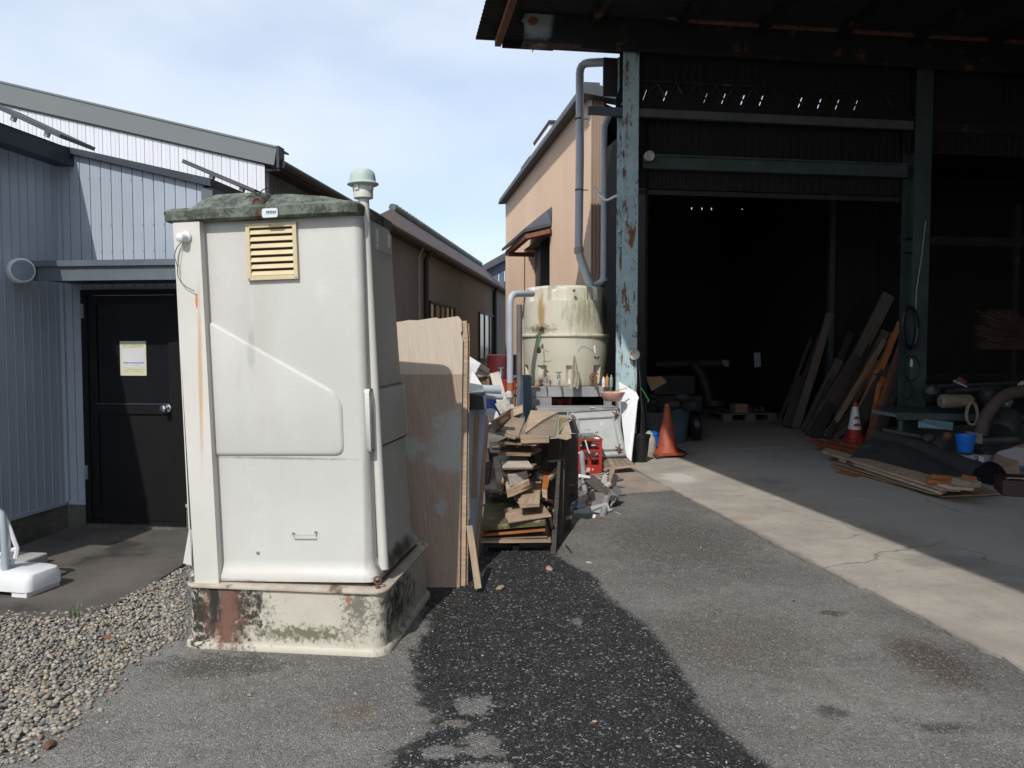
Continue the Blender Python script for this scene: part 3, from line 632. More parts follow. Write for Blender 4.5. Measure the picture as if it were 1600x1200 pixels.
# roof edge, gabled end
zp = on(TT, 932, 135, 1, -.15); g = MB(TT)
ro = [(-.16, zt_-.02), (zp.x, zp.z), (zp.x+.32, zt_-.0), (2.3, zt_-.55), (2.3, zt_-.75), (zp.x+.25, zt_-.2), (-.0, zt_-.2), (-.16, zt_-.12)]
g.prism([(-.20, zt_), (-.16, zt_+.12), (.12, zt_+.12), (.12, zt_-.03), (-.2, zt_-.05)], -.12, vF+.2); g.build('roof_edge', m_greyroof, tan)
g = MB(TT); g.prism([(-.2, zt_+.03), (zp.x-.03, zp.z), (zp.x+.05, zp.z), (.55, zt_-.03), (.55, zt_-.2), (-.2, zt_-.1)], -.22, .1); g.build('gable_cap', m_greyroof, tan)
g = MB(TT); g.prism([(.1, zt_+.05), (.6, zt_-.5), (3, zt_-1.2), (3, zt_-1.4), (.1, zt_-.1)], .1, vF); g.build('roof', m_greyroof, tan)
# awning over the shuttered doorway
A0 = on(TT, 861, 353, 0, -.02); A1 = on(TT, 818, 363, 0, -.55); A2 = on(TT, 784, 393, 0, -.75)
g = MB(TT)
for p, q in ((A0, A1), (A1, A2)):
    g.add([(p.x, p.y, p.z), (q.x, q.y, q.z), (q.x, q.y, q.z+.07), (p.x, p.y, p.z+.07), (.0, p.y, p.z+.35), (.0, q.y, q.z+.45), (.0, q.y, q.z+.52), (.0, p.y, p.z+.42)],
          [(0, 1, 2, 3), (4, 5, 6, 7), (0, 1, 5, 4), (3, 2, 6, 7), (0, 3, 7, 4), (1, 2, 6, 5)])
aw = g.build('awning', m_greyroof, tan)
g = MB(TT); g.tube([(A0.x, A0.y, A0.z-.12), (A1.x+.1, A1.y, A1.z-.1)], .07, 4); g.tube([(A1.x+.1, A1.y, A1.z-.08), (A2.x+.15, A2.y, A2.z-.05)], .08, 4); g.tube([(.02, A2.y-.3, A2.z-.1), (A2.x+.1, A2.y-.3, A2.z-.1)], .07, 4); g.build('awning_rafter', m_rustwood, aw)
# louvred boxes on its roof
for (x0, y0, x1, y1, D, lab) in ((851, 193, 880, 262, 20.5, 'white rooftop box on the tan building, the larger and higher one'), (827, 241, 845, 290, 24, 'small white rooftop box lower on the tan building roof line')):
    a, b = P(x0, y0, D), P(x1, y1, D); t = thing('rooftop_box', lab, 'rooftop box', (a.x, D, b.z))
    T = frame((a.x, D, 0), AB)
    g = MB(T); g.prism([(0, b.z), (b.x-a.x+.5, b.z), (b.x-a.x+.5, a.z), (.14, a.z), (0, a.z-.30)], 0, 2.2); g.build('housing', m_white, t)
    g = MB(T); g.prism([(.12, a.z+.002), (b.x-a.x+.55, a.z+.002), (b.x-a.x+.55, a.z+.08), (.1, a.z+.08)], -.05, 2.25); g.build('lid', m_darktrim, t)
# ---------------------------------------------------------------- open shed on the right
shed = thing('open_shed', 'large dark open-fronted steel shed with rusty teal columns on the right', 'shed', TB @ Vector((4, 2, 0)))
def zB(px, py, v): return on(TB, px, py, 1, v).z
def uB(px, py, v): return on(TB, px, py, 1, v).x
zbeam0 = zB(900, 74, 0)
zr_ = on(TB, 743, 60, 1, 1.0).z; ur0 = on(TB, 743, 60, 1, 1.0).x; zbeam1 = zr_-.03
def column(u0, u1, m):
    g = MB(TB); g.box(u0, u1, 0, .014, 0, zbeam0); c = g.build('column', m, shed)
    g = MB(TB); um = (u0+u1)/2; g.box(um-.006, um+.006, .0145, .27, 0, zbeam0); g.build('web', m, c)
    g = MB(TB); g.box(u0, u1, .2705, .285, 0, zbeam0); g.build('rear_flange', m, c)
    g = MB(TB); g.box(u0-.06, u1+.06, -.05, .34, .015, .035); g.build('base_plate', m_rust, c)
    for z in (zB(985, 359, 0), zB(985, 383, 0), 5.0):
        g = MB(TB); g.box(u0, um-.0065, .015, .27, z-.006, z+.006); g.box(um+.0065, u1, .015, .27, z-.006, z+.006); g.build('stiffener', m, c)
    return c
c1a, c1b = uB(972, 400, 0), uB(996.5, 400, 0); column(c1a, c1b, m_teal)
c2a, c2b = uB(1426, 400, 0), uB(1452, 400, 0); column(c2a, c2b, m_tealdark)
bu0 = uB(819, 45, -.05)
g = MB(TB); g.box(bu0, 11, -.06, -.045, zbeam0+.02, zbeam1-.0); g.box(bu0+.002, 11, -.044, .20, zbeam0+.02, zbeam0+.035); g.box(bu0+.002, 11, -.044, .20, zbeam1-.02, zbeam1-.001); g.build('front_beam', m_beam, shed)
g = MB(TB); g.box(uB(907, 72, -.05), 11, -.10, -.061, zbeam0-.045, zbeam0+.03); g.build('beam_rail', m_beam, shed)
g = MB(TB); zz = zB(1200, 40, -.15); g.tube([(uB(1035, 10, -.15), -.15, zz+.30), (uB(1040, 25, -.15), -.15, zz+.05), (uB(1060, 33, -.15), -.15, zz), (11, -.15, zz)], .035, 8); g.build('conduit', m_rust, shed, smooth=True)
g = MB(TB); p = on(TB, 833, 62, 1, -.03); q = on(TB, 832, 83, 1, -.03); g.prism([(p.x-.03, p.z+.1), (p.x+.03, p.z+.1), (p.x+.02, q.z+.08), (q.x, q.z)], -.04, -.03); g.build('bent_bracket', m_rust, shed)
# roof
prof = []; v = 1.0
while v > -19: prof.append((v, zr_+.018*math.cos((v-.15)*2*math.pi/.13))); v -= .0325
n = len(prof); g = MB(TB)
us = [ur0, 11.5]
g.add([(us[0]+(0 if i else 0), a, b) for i, (a, b) in enumerate(prof)]+[(us[1], a, b) for a, b in prof]+[(us[0], a, b+.004) for a, b in prof]+[(us[1], a, b+.004) for a, b in prof],
      [(i, i+1, i+1+n, i+n) for i in range(n-1)]+[(i+2*n, i+3*n, i+1+3*n, i+1+2*n) for i in range(n-1)]+[(i, i+2*n, i+1+2*n, i+1) for i in range(n-1)])
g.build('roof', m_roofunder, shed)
# front edge strip stepping down at the purlin, purlins and rafters
pu = uB(779, 60, .95)
g = MB(TB); g.box(pu+.05, bu0+.6, .93, .945, zr_-.14, zr_-.02); g.build('eave_board', m_darktrim, shed)
for i in range(9):
    u = pu-.06+i*1.2
    g = MB(TB); g.box(u, u+.09, -19, .925, zr_-.13, zr_-.025) if i == 0 else g.box(u, u+.09, -19, -.065, zr_-.13, zr_-.025); g.build('purlin', m_rustwood if i == 0 else m_beam, shed)
for k in range(5):
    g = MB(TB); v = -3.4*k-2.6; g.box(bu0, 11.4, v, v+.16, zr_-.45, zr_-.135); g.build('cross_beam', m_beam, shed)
# walls behind the beam
zs0, zs1 = zB(1200, 166, .12), zB(1200, 150, .12)          # slot between gutter and upper sheet
zs0 = zB(1200, 163, .12); zgt = zB(960, 165, -.02)
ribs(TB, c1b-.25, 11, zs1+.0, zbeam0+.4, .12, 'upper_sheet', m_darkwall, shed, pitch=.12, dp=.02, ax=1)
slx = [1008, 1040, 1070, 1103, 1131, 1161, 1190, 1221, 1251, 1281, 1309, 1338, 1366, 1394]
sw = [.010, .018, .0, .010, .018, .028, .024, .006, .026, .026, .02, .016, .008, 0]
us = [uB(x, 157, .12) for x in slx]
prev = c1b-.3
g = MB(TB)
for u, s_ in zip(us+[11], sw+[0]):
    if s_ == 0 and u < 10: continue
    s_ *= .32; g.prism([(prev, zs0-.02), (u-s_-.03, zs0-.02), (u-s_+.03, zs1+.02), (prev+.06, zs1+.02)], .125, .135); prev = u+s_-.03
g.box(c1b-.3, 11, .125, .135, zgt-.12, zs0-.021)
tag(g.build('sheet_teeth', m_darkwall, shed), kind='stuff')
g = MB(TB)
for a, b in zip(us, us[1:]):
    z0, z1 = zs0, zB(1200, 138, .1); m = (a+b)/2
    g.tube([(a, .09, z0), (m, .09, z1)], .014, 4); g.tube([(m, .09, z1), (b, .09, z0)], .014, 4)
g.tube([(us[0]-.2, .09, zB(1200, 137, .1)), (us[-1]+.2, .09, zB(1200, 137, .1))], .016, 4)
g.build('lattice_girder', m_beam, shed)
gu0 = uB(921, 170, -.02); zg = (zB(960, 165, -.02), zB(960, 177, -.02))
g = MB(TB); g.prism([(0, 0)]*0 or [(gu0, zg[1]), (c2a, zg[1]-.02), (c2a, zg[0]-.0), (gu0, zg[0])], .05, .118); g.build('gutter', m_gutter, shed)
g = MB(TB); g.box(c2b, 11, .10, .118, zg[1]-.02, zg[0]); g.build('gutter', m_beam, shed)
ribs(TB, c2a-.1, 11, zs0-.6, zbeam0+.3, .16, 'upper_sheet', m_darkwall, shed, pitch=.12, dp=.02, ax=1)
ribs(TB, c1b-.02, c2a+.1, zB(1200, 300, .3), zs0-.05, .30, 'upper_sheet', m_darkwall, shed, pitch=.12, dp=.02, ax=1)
zt0, zt1 = zB(1200, 268, .1), zB(1200, 248, .1)
g = MB(TB); g.box(uB(1006, 250, .1), c2a-.002, .15, .27, zt0, zt1); g.box(uB(1006, 250, .1), c2a-.002, .11, .149, zt1-.012, zt1+.01); g.build('door_track', m_tealdark, shed)
# opening frame and side sheet
VS = 3.2; zin = zs0-.22; po0, po1 = uB(1297, 400, VS), uB(1305, 400, VS); zo = zB(1200, 312, .45)
g = MB(TB); g.box(po0, po1, VS, VS+.1, 0, zin); g.build('door_post', m_tealdark, shed)
g = MB(TB); g.box(c1b, c2a, .32, .36, zo+.0, zo+.07); g.build('door_head', m_darktrim, shed)
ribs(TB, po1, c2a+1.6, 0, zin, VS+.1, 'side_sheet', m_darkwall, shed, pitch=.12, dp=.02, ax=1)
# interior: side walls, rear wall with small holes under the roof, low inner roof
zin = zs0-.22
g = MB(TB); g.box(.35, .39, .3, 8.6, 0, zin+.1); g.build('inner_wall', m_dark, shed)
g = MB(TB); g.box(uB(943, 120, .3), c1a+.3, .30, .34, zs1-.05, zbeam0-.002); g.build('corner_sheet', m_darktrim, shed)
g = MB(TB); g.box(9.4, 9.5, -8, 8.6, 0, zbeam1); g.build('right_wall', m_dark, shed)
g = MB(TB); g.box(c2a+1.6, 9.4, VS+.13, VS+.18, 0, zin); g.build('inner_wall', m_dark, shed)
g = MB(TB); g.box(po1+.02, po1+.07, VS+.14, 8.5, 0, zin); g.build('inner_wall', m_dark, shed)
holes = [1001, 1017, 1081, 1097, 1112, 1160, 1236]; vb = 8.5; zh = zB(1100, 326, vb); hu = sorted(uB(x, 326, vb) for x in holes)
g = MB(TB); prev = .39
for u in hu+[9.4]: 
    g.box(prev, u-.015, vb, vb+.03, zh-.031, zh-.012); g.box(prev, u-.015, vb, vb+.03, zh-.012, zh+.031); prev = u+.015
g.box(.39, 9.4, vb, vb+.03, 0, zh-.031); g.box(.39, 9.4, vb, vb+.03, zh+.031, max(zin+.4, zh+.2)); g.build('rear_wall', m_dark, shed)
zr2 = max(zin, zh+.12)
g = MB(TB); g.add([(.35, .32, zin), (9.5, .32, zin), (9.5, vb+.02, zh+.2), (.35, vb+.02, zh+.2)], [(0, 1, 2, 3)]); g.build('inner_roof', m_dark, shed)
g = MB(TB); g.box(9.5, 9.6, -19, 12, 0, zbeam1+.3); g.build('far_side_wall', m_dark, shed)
for z in (zB(1520, 377, 1.2), zB(1520, 590, 3.2)):
    g = MB(TB); g.box(c2b+.3, 9.3, 1.2 if z > 2 else 3.2, 1.28 if z > 2 else 3.3, z-.07, z+.07); g.build('wall_rail', m_beam, shed)
g = MB(TB); g.box(uB(1577, 400, 1.3), uB(1585, 400, 1.3), 1.18, 1.25, .02, zB(1580, 318, 1.2)); g.build('inner_post', m_beam, shed)
# downpipes
def pipe(name, pts, r, m, par=None, n=10, **k):
    g = MB(); g.tube(pts, r, n); o = g.build(name, m, par, smooth=True); 
    if k: tag(o, **k)
    return o
def bendpts(pts, r=.09):
    pts = [Vector(p) for p in pts]; out = [pts[0]]
    for a, b, c in zip(pts, pts[1:], pts[2:]):
        d1 = (a-b).normalized(); d2 = (c-b).normalized(); rr = min(r, (a-b).length*.45, (c-b).length*.45)
        for t in (0, .25, .5, .75, 1): out.append((b+d1*rr)*(1-t)**2+b*2*t*(1-t)+(b+d2*rr)*t*t)
    return out+[pts[-1]]
D1 = 12.2
dp1 = pipe('downpipe', bendpts([P(946, 97, D1-.3), P(906, 99, D1), P(906, 250, D1), P(904, 396, D1), P(923, 447, D1), P(925, 460, D1)], .16), .062, m_pvc, shed)
for y in (186, 297): 
    a = P(905, y, D1); g = MB(); g.lathe([(.066, -.012), (.066, .012)], 12, c=a); g.tube([a, P(919, y, D1+.1)], .008, 5); g.build('pipe_clip', m_rust, dp1)
a = P(904.5, 392, D1); g = MB(); g.lathe([(.07, -.04), (.075, .05)], 14, c=a); g.build('pipe_socket', m_pvcold, dp1)
D2 = 12.4
dp2 = pipe('downpipe', bendpts([P(952, 172, D2), P(951, 182, D2), P(944, 196, D2), P(944, 300, D2), P(943, 438, D2), P(931, 446, D2), P(925, 449, D2-.1)], .1), .048, m_pvc, shed)
for y in (298, 436): g = MB(); g.lathe([(.055, -.03), (.055, .03)], 12, c=P(943.5, y, D2)); g.build('pipe_socket', m_pvc, dp2)
pipe('white_conduit', bendpts([P(928, 292, 12), P(937, 305, 12), P(947, 314, 11.8), P(963, 306, 11.3)], .15), .018, m_whiteplastic, shed, 6)
# round lamps on column and track
for (px, py, v, nm, r) in ((991, 554, -.06, 'round_lamp', .075), (1014, 244, .05, 'round_lamp', .07)):
    p = on(TB, px, py, 1, v); T = TB @ Matrix.Translation(p) @ Matrix.Rotation(math.radians(-14 if px < 1000 else 10), 4, 'Z') @ Matrix.Rotation(math.radians(90), 4, 'X')
    g = MB(); g.lathe([(r*.8, -.06), (r, -.03), (r, .04), (r*.85, .042), (r*.82, .012), (r*.3, .0)], 24, T=T); g.build(nm, m_cream, shed, smooth=True)
pipe('black_cable', [P(998, 560, 11.1), P(1001, 600, 11.1), P(1003, 640, 11.15), P(1001, 680, 11.1)], .012, m_black, shed, 5)
pipe('green_cord', bendpts([P(1001, 606, 11), P(1006, 612, 11), P(1010, 620, 11), P(1014, 625, 11), P(1012, 628, 11)], .03), .006, mat('green_cord', (.02, .3, .05), rough=.6, bump=0), shed, 5)
# cable coils on the second column
for cx, cy, rx, ry, th in ((1422, 512, 11, 32, .03), (1424, 575, 13, 20, .008), (1417, 610, 9, 14, .008)):
    pts = [on(TB, cx+rx*math.cos(a*math.pi/12), cy+ry*math.sin(a*math.pi/12), 1, -.05) for a in range(25)]; pipe('cable_coil', [TB @ p for p in pts], th, m_black, shed, 6)
pipe('flat_cable', [TB @ on(TB, x, y, 1, -.03) for x, y in ((1446, 345), (1440, 400), (1432, 450), (1430, 492))], .012, m_steel, shed, 4)
g = MB(TB); p = on(TB, 1424, 567, 1, -.05); g.lathe([(.02, -.06), (.025, .0), (.012, .06)], 8, c=p); g.build('plug', m_cream, shed)

# ---------------------------------------------------------------- portable toilet
o = G(291, 1010); TO = frame((o.x, o.y, 0), AA+.3)
toilet = thing('portable_toilet', 'white fibreglass portable toilet with mossy green roof on a stained cream tank', 'portable toilet', TO @ Vector((.5, .5, 0)))
bw = on(TO, 600, 1000, 1, 0).x; bd = 1.02
hB = .345
pB = lambda x, y: TO @ on(TO, x, y, 1, 0)
m_basetank = mat('mould_stained_cream_tank', (.54, .505, .42), (.48, .445, .365), s=3, rough=.6, bump=.002, world=True,
   blobs=(((.035, .03, .02), pB(362, 950), (.15, .5, .17), .55, 34, 2.8), ((.035, .03, .02), pB(312, 960), (.07, .5, .15), .5, 34, 2.8), ((.17, .085, .06), pB(350, 965), (.075, .5, .17), .8, 15, 2.2, (1, 1, .7)), ((.02, .02, .014), pB(335, 935), (.03, .5, .16), .5, 20, 2.0, (1, 1, .3)),
          ((.17, .16, .12), pB(557, 950), (.06, .6, .11), .7, 46, 3.0), ((.035, .033, .022), TO @ Vector((1.03, .45, .18)), (.06, .4, .16), .6, 20, 2.2), ((.16, .15, .10), pB(480, 990), (.22, .5, .035), .6, 40, 2.8),
          ((.42, .13, .04), pB(544, 936), (.006, .4, .045), .2, 10, .4)),
   stains=(((.26, .24, .17), 3, .5, .85), ((.07, .065, .045), 60, .66, .74)))
m_frp = mat('white_fibreglass', (.56, .552, .515), (.515, .508, .472), s=1.6, rough=.5, bump=.0012, bs=60, world=True,
   blobs=(((.16, .15, .12), TO @ Vector((.5, .06, .352)), (.7, .12, .012), .6, 9, .9), ((.05, .05, .04), TO @ Vector((1.0, .55, .40)), (.07, .42, .05), .6, 9, 1.2), ((.30, .29, .25), TO @ on(TO, 430, 716, 1, .06), (.40, .08, .006), .7, 14, 1.2),
          ((.42, .41, .38), TO @ on(TO, 572, 800, 1, .06), (.012, .1, .34), .7, 10, 1.5, (1, 1, .3)), ((.46, .44, .40), TO @ on(TO, 470, 350, 1, .06), (.5, .1, .03), .8, 8, 1.6, (1, 1, .3)), ((.53, .50, .45), TO @ on(TO, 460, 900, 1, .06), (.5, .1, .03), .8, 10, 1.6), ((.50, .50, .48), TO @ on(TO, 393, 470, 1, .06), (.012, .5, .13), .5, 10, .8), ((.40, .40, .38), TO @ on(TO, 393, 545, 1, .06), (.018, .5, .10), .5, 8, .9)),
   stains=(((.47, .455, .41), 1.3, .50, .75, (1, 1, .35)), ((.60, .59, .56), 2.6, .55, .8), ((.45, .43, .38), 2.4, .58, .80, (1, 1, .15)), ((.38, .37, .33), 6, .64, .80, (1, 1, .12)), ((.22, .21, .18), 70, .69, .74)))
m_trim = mat('cream_trim_strip', (.62, .60, .55), (.57, .55, .50), s=2, rough=.5, bump=0, world=True,
   blobs=(((.60, .20, .06), TO @ on(TO, 306, 470, 1, .0), (.007, .5, .04), .2, 10, .2), ((.56, .37, .22), TO @ on(TO, 312, 590, 1, .0), (.010, .5, .40), .6, 6, .5)),
   stains=(((.60, .45, .34), 2.2, .58, .8, (2, 2, .15)),))
m_flange = mat('grimy_cream_flange', (.50, .45, .37), (.38, .32, .25), s=9, rough=.6, stains=(((.16, .11, .07), 8, .55, .66),))
def moss():
    k = N('mossy_green_roof'); pos = k.coords(True)
    col = k.mix(k.ss(k.noise(pos, 14, 8, .75), .38, .62), (.07, .08, .062), (.22, .25, .21))
    col = k.mix(k.mth('MULTIPLY', k.ss(k.noise(pos, 42, 5, .8), .58, .68), .75), col, (.40, .42, .37))
    col = k.mix(k.mth('MULTIPLY', k.ss(k.noise(pos, 6, 5, .7), .52, .65), .6), col, (.02, .024, .018))
    col = k.mix(k.blob(pos, TO @ on(TO, 398, 335, 1, -.05), (.02, .5, .035), .9, 24, 1.8), col, (.10, .05, .025))
    return k.fin(col, .95, k.noise(pos, 60, 6, .8), .012)
m_moss = moss()
g = MB(TO); g.loft([rrect(-.022, bw+.022, -.022, bd+.022, .09, 0), rrect(-.022, bw+.022, -.022, bd+.022, .09, .022), rrect(-.012, bw+.012, -.012, bd+.012, .08, .034), rrect(0, bw, 0, bd, .07, .036), rrect(.004, bw-.004, .004, bd-.004, .07, hB-.03)])
tank = g.build('base_tank', m_basetank, toilet, smooth=True)
g = MB(TO); g.loft([rrect(-.012, bw+.012, -.012, bd+.012, .08, hB-.022), rrect(-.014, bw+.014, -.014, bd+.014, .08, hB-.014), rrect(-.012, bw+.012, -.012, bd+.012, .08, hB-.008), rrect(.02, bw-.02, .02, bd-.02, .07, hB)]); g.build('tank_flange', m_flange, tank, smooth=True)
TY = TO @ Matrix.Translation((0, 0, hB)) @ Matrix.Rotation(math.radians(-1.55), 4, 'Y')
f0 = .065
bx0, bx1 = on(TY, 303, 880, 1, f0).x, on(TY, 581, 860, 1, f0).x
ztop = on(TY, 450, 340, 1, f0).z
dB, dT = .86, .60
TP = .0
g = MB(TY)
def bring(z, ex_=0, r=.045):
    t = z/ztop; return rrect(bx0-ex_, bx1+ex_, f0-ex_, f0+(dB*(1-t)+dT*t)-f0*.0+ex_, r, z)
g.loft([bring(.0, .034, .06), bring(.028, .034, .06), bring(.050, .018, .055), bring(.080, .004), bring(.11), bring(.6), bring(1.2), bring(ztop-.02), bring(ztop+.03, -.01)])
body = g.build('cabin', m_frp, toilet, smooth=True)
# raised mouldings
q = lambda x, y: (lambda p: (p.x, p.z))(on(TY, x, y, 1, f0-.015))
def round_poly(pts, r, n=5):
    out = []; m = len(pts)
    for i in range(m):
        a, b, c = Vector(pts[i-1]), Vector(pts[i]), Vector(pts[(i+1) % m]); d1, d2 = (a-b), (c-b); rr = min(r, d1.length*.4, d2.length*.4); d1.normalize(); d2.normalize()
        for t in range(n+1):
            t /= n; p = (b+d1*rr)*(1-t)**2+b*2*t*(1-t)+(b+d2*rr)*t*t; out.append(tuple(p))
    return out
P1 = [q(322, 499), q(521, 611), q(533, 632), q(536, 712), q(322, 712)]
g = MB(TY)
poly = [Vector(p) for p in round_poly(P1, .05)]; n = len(poly); cc = sum(poly, Vector((0, 0)))/n
rings = []
for off, yy in ((0, f0+.005), (0, f0-.004), (.007, f0-.011), (.016, f0-.014)):
    rg = []
    for i in range(n):
        a, b, c = poly[i-1], poly[i], poly[(i+1) % n]; d = (c-a).normalized(); nn = Vector((-d.y, d.x)); nn = nn if nn.dot(cc-b) > 0 else -nn
        pq = b+nn*off; rg.append((pq.x, yy, pq.y))
    rings.append(rg)
g.loft(rings); g.build('raised_panel', m_frp, toilet, smooth=True)
zc0, zc1 = q(571, 702)[1], q(571, 615)[1]
def band(z, e): t = z/ztop; dd = dB*(1-t)+dT*t; return rrect(bx1-.012, bx1+e*.8, f0+.004+.012*(e < .01), f0+dd-.004, .025, z)
g = MB(TY); g.loft([band(zc0-.016, .002), band(zc0, .018), band(zc1, .018), band(zc1+.022, .002)]); g.build('side_band', m_frp, toilet, smooth=True)
# recess on the upper side
Tsd = TY
p, p2 = on(TY, 587, 357, 0, bx1), on(TY, 607, 388, 0, bx1)
g = MB(TY)
for b in ((p.y, p.y+.03, p2.z, p.z), (p2.y-.01, p2.y+.03, p2.z, p.z), (p.y, p2.y+.03, p2.z-.035, p2.z-.0)): g.box(bx1-.004, bx1+.014, *b)
g.build('hand_hold', m_frp, toilet, bevel=.006)
# trim strip at the left front corner
t0, t1 = on(TY, 273, 400, 1, f0-.05).x, on(TY, 314.5, 400, 1, f0-.05).x; b1_ = on(TY, 342, 900, 1, f0-.05).x; b0_ = on(TY, 305, 900, 1, f0-.05).x
zb_ = on(TY, 320, 914, 1, f0-.05).z; zt2 = on(TY, 300, 347, 1, f0-.05).z
g = MB(TY); g.prism([(b0_, zb_), (b1_, zb_), (t1, zt2), (t0, zt2)], f0-.055, f0-.050); g.prism([(b1_-.004, zb_), (b1_, zb_), (t1, zt2), (t1-.004, zt2)], f0-.0495, f0-.001)
trim = g.build('corner_strip', m_trim, toilet)
a, b, c, d = on(TY, 299, 826, 1, f0-.02), on(TY, 290, 878, 1, f0-.02), on(TY, 304, 882, 1, f0-.02), on(TY, 303, 826, 1, f0-.02)
g = MB(TY); g.prism([(a.x, a.z), (b.x, b.z), (c.x, c.z), (d.x, d.z)], f0-.045, f0+.10); g.prism([(t0+.0005, zt2), (t0+.004, zt2), (c.x, c.z), (a.x+.001, a.z)], f0-.049, f0+.05); g.build('side_flap', m_trim, toilet)
# socket with wires
p = on(TY, 291, 371, 1, f0-.057); T = TY @ Matrix.Translation(p) @ Matrix.Rotation(math.radians(90), 4, 'X')
g = MB(); g.lathe([(.030, -.005), (.030, .006), (.024, .012), (.022, .05), (.012, .058)], 20, T=T @ Matrix.Rotation(math.radians(-14), 4, 'Y') @ Matrix.Rotation(math.radians(8), 4, 'X')); sk = g.build('light_socket', m_whiteplastic, toilet, smooth=True)
def tl_(pp, off): return [TY @ on(TY, x, y, 1, off) for x, y in pp]
pipe('wire', bendpts(tl_([(286, 376), (276, 386), (272, 400), (278, 418), (277, 430), (285, 445), (304, 455)], f0-.075), .03), .0022, m_black, sk, 5)
pipe('wire', bendpts(tl_([(287, 378), (281, 390), (279, 405), (277, 425)], f0-.07), .03), .0016, m_black, sk, 5)
# louvre
a, b = on(TY, 385.5, 351, 1, f0), on(TY, 468, 436, 1, f0); m_yel = mat('yellowed_plastic', (.62, .525, .33), (.55, .46, .28), s=8, rough=.5, bump=0)
u0, u1, z0, z1 = a.x, b.x, b.z, a.z; e = .022; y1 = f0-.001
g = MB(TY)
for bb in ((u0, u0+e, z0, z1), (u1-e, u1, z0, z1), (u0+e, u1-e, z0, z0+e), (u0+e, u1-e, z1-e, z1)): g.box(bb[0], bb[1], y1-.020, y1, bb[2], bb[3])
lv = g.build('louvre_vent', m_yel, toilet, bevel=.002)
g = MB(TY); g.box(u0+e, u1-e, y1-.003, y1-.0005, z0+e, z1-e); g.build('insect_screen', mat('rust_brown_screen', (.10, .035, .012), (.05, .02, .01), rough=.9), lv)
nsl = 7
for i in range(nsl):
    zz = z0+e+(z1-z0-2*e)*(i+.36)/nsl
    g = MB(TY); g.add([(u0+e, y1-.020, zz-.010), (u1-e, y1-.020, zz-.010), (u1-e, y1-.006, zz+.013), (u0+e, y1-.006, zz+.013), (u0+e, y1-.017, zz-.0125), (u1-e, y1-.017, zz-.0125), (u1-e, y1-.003, zz+.0105), (u0+e, y1-.003, zz+.0105)],
          [(0, 1, 2, 3), (7, 6, 5, 4), (0, 4, 5, 1), (3, 2, 6, 7), (0, 3, 7, 4), (1, 5, 6, 2)]); g.build('slat', m_yel, lv)
for x, z in ((u0+.01, z0+.01), (u0+.01, z1-.01), (u1-.01, z0+.01), ((u0+u1)/2, z1-.01)): g = MB(TY); g.lathe([(.004, 0), (.004, .004)], 8, T=Matrix.Translation((x, y1-.0195, z)) @ Matrix.Rotation(math.radians(90), 4, 'X')); g.build('screw', m_steel, lv)
# handle, screws, eye bolts
h0, h1 = on(TY, 459, 834, 1, f0), on(TY, 494, 832, 1, f0)
g = MB(TY); g.tube([(h0.x, f0-.001, h0.z), (h0.x, f0-.028, h0.z-.002), (h1.x, f0-.028, h0.z-.002), (h1.x, f0-.001, h0.z)], .0035, 6); g.lathe([(.009, 0), (.009, .004)], 10, T=Matrix.Translation((h0.x, f0-.001, h0.z)) @ Matrix.Rotation(math.radians(90), 4, 'X')); g.lathe([(.009, 0), (.009, .004)], 10, T=Matrix.Translation((h1.x, f0-.001, h1.z)) @ Matrix.Rotation(math.radians(90), 4, 'X'))
g.build('wire_handle', m_chrome, toilet, smooth=True)
p = on(TY, 403, 863, 1, f0); g = MB(TY); g.lathe([(.009, -.002), (.009, .006), (.004, .010)], 10, T=Matrix.Translation(p) @ Matrix.Rotation(math.radians(90), 4, 'X')); g.build('bolt', m_steel, toilet, smooth=True)
for px, py, yy in ((590, 899, .035), (299, 893, .03), (648, 843, .93)):
    p = on(TO, px, py, 1, yy) if yy < .5 else Vector((bw-.015, .93, hB+.04)); T = TO @ Matrix.Translation((p.x, p.y, hB))
    g = MB(T); R = .019; pts = [(R*math.cos(a*math.pi/8), 0, .04+R*math.sin(a*math.pi/8)) for a in range(-4, 13)]; g.tube(pts, .0045, 6); g.tube([(0, 0, 0), (0, 0, .024)], .006, 6); g.lathe([(.013, -.002), (.013, .008)], 6); g.build('eye_bolt', m_rust if px == 590 else m_steel, toilet, smooth=True)
# roof
rz0, rz1 = on(TY, 400, 339, 1, f0-.05).z, on(TY, 400, 322, 1, f0-.06).z; ru0, ru1 = on(TY, 249, 345, 1, f0-.06).x, on(TY, 558, 330, 1, f0-.06).x
rz1 = rz0+.062; RD = f0+dT+.05
g = MB(TY); g.loft([rrect(ru0+.05, ru1-.015, f0-.05, RD-.02, .05, rz0-.028+.02), rrect(ru0+.012, ru1-.004, f0-.065, RD, .06, rz0+.002), rrect(ru0, ru1, f0-.07, RD, .07, rz1-.014), rrect(ru0+.015, ru1-.012, f0-.055, RD-.02, .07, rz1)]); rf = g.build('roof', m_moss, toilet, smooth=True)
def drg(x0, x1, y0, y1, z): return rrect(x0, x1, y0, y1, .05, z)
dx = lambda px, y: on(TY, px, y, 1, f0+.0).x; dz = lambda px, y: on(TY, px, y, 1, f0+.10).z
zA = dz(350, 301)
g = MB(TY); g.loft([drg(dx(293, 325), dx(406, 325), f0-.03, RD-.06, rz1-.004), drg(dx(304, 315), dx(405, 315), f0+.02, RD-.1, rz1+(zA-rz1)*.5), drg(dx(318, 305), dx(403, 305), f0+.07, RD-.16, rz1+(zA-rz1)*.86), drg(dx(340, 301), dx(396, 301), f0+.13, RD-.2, zA)]); g.build('roof_dome', m_moss, rf, smooth=True)
zC = dz(440, 302)
g = MB(TY); a_, b_, c_ = dx(410, 320), dx(556, 322), dx(430, 303)
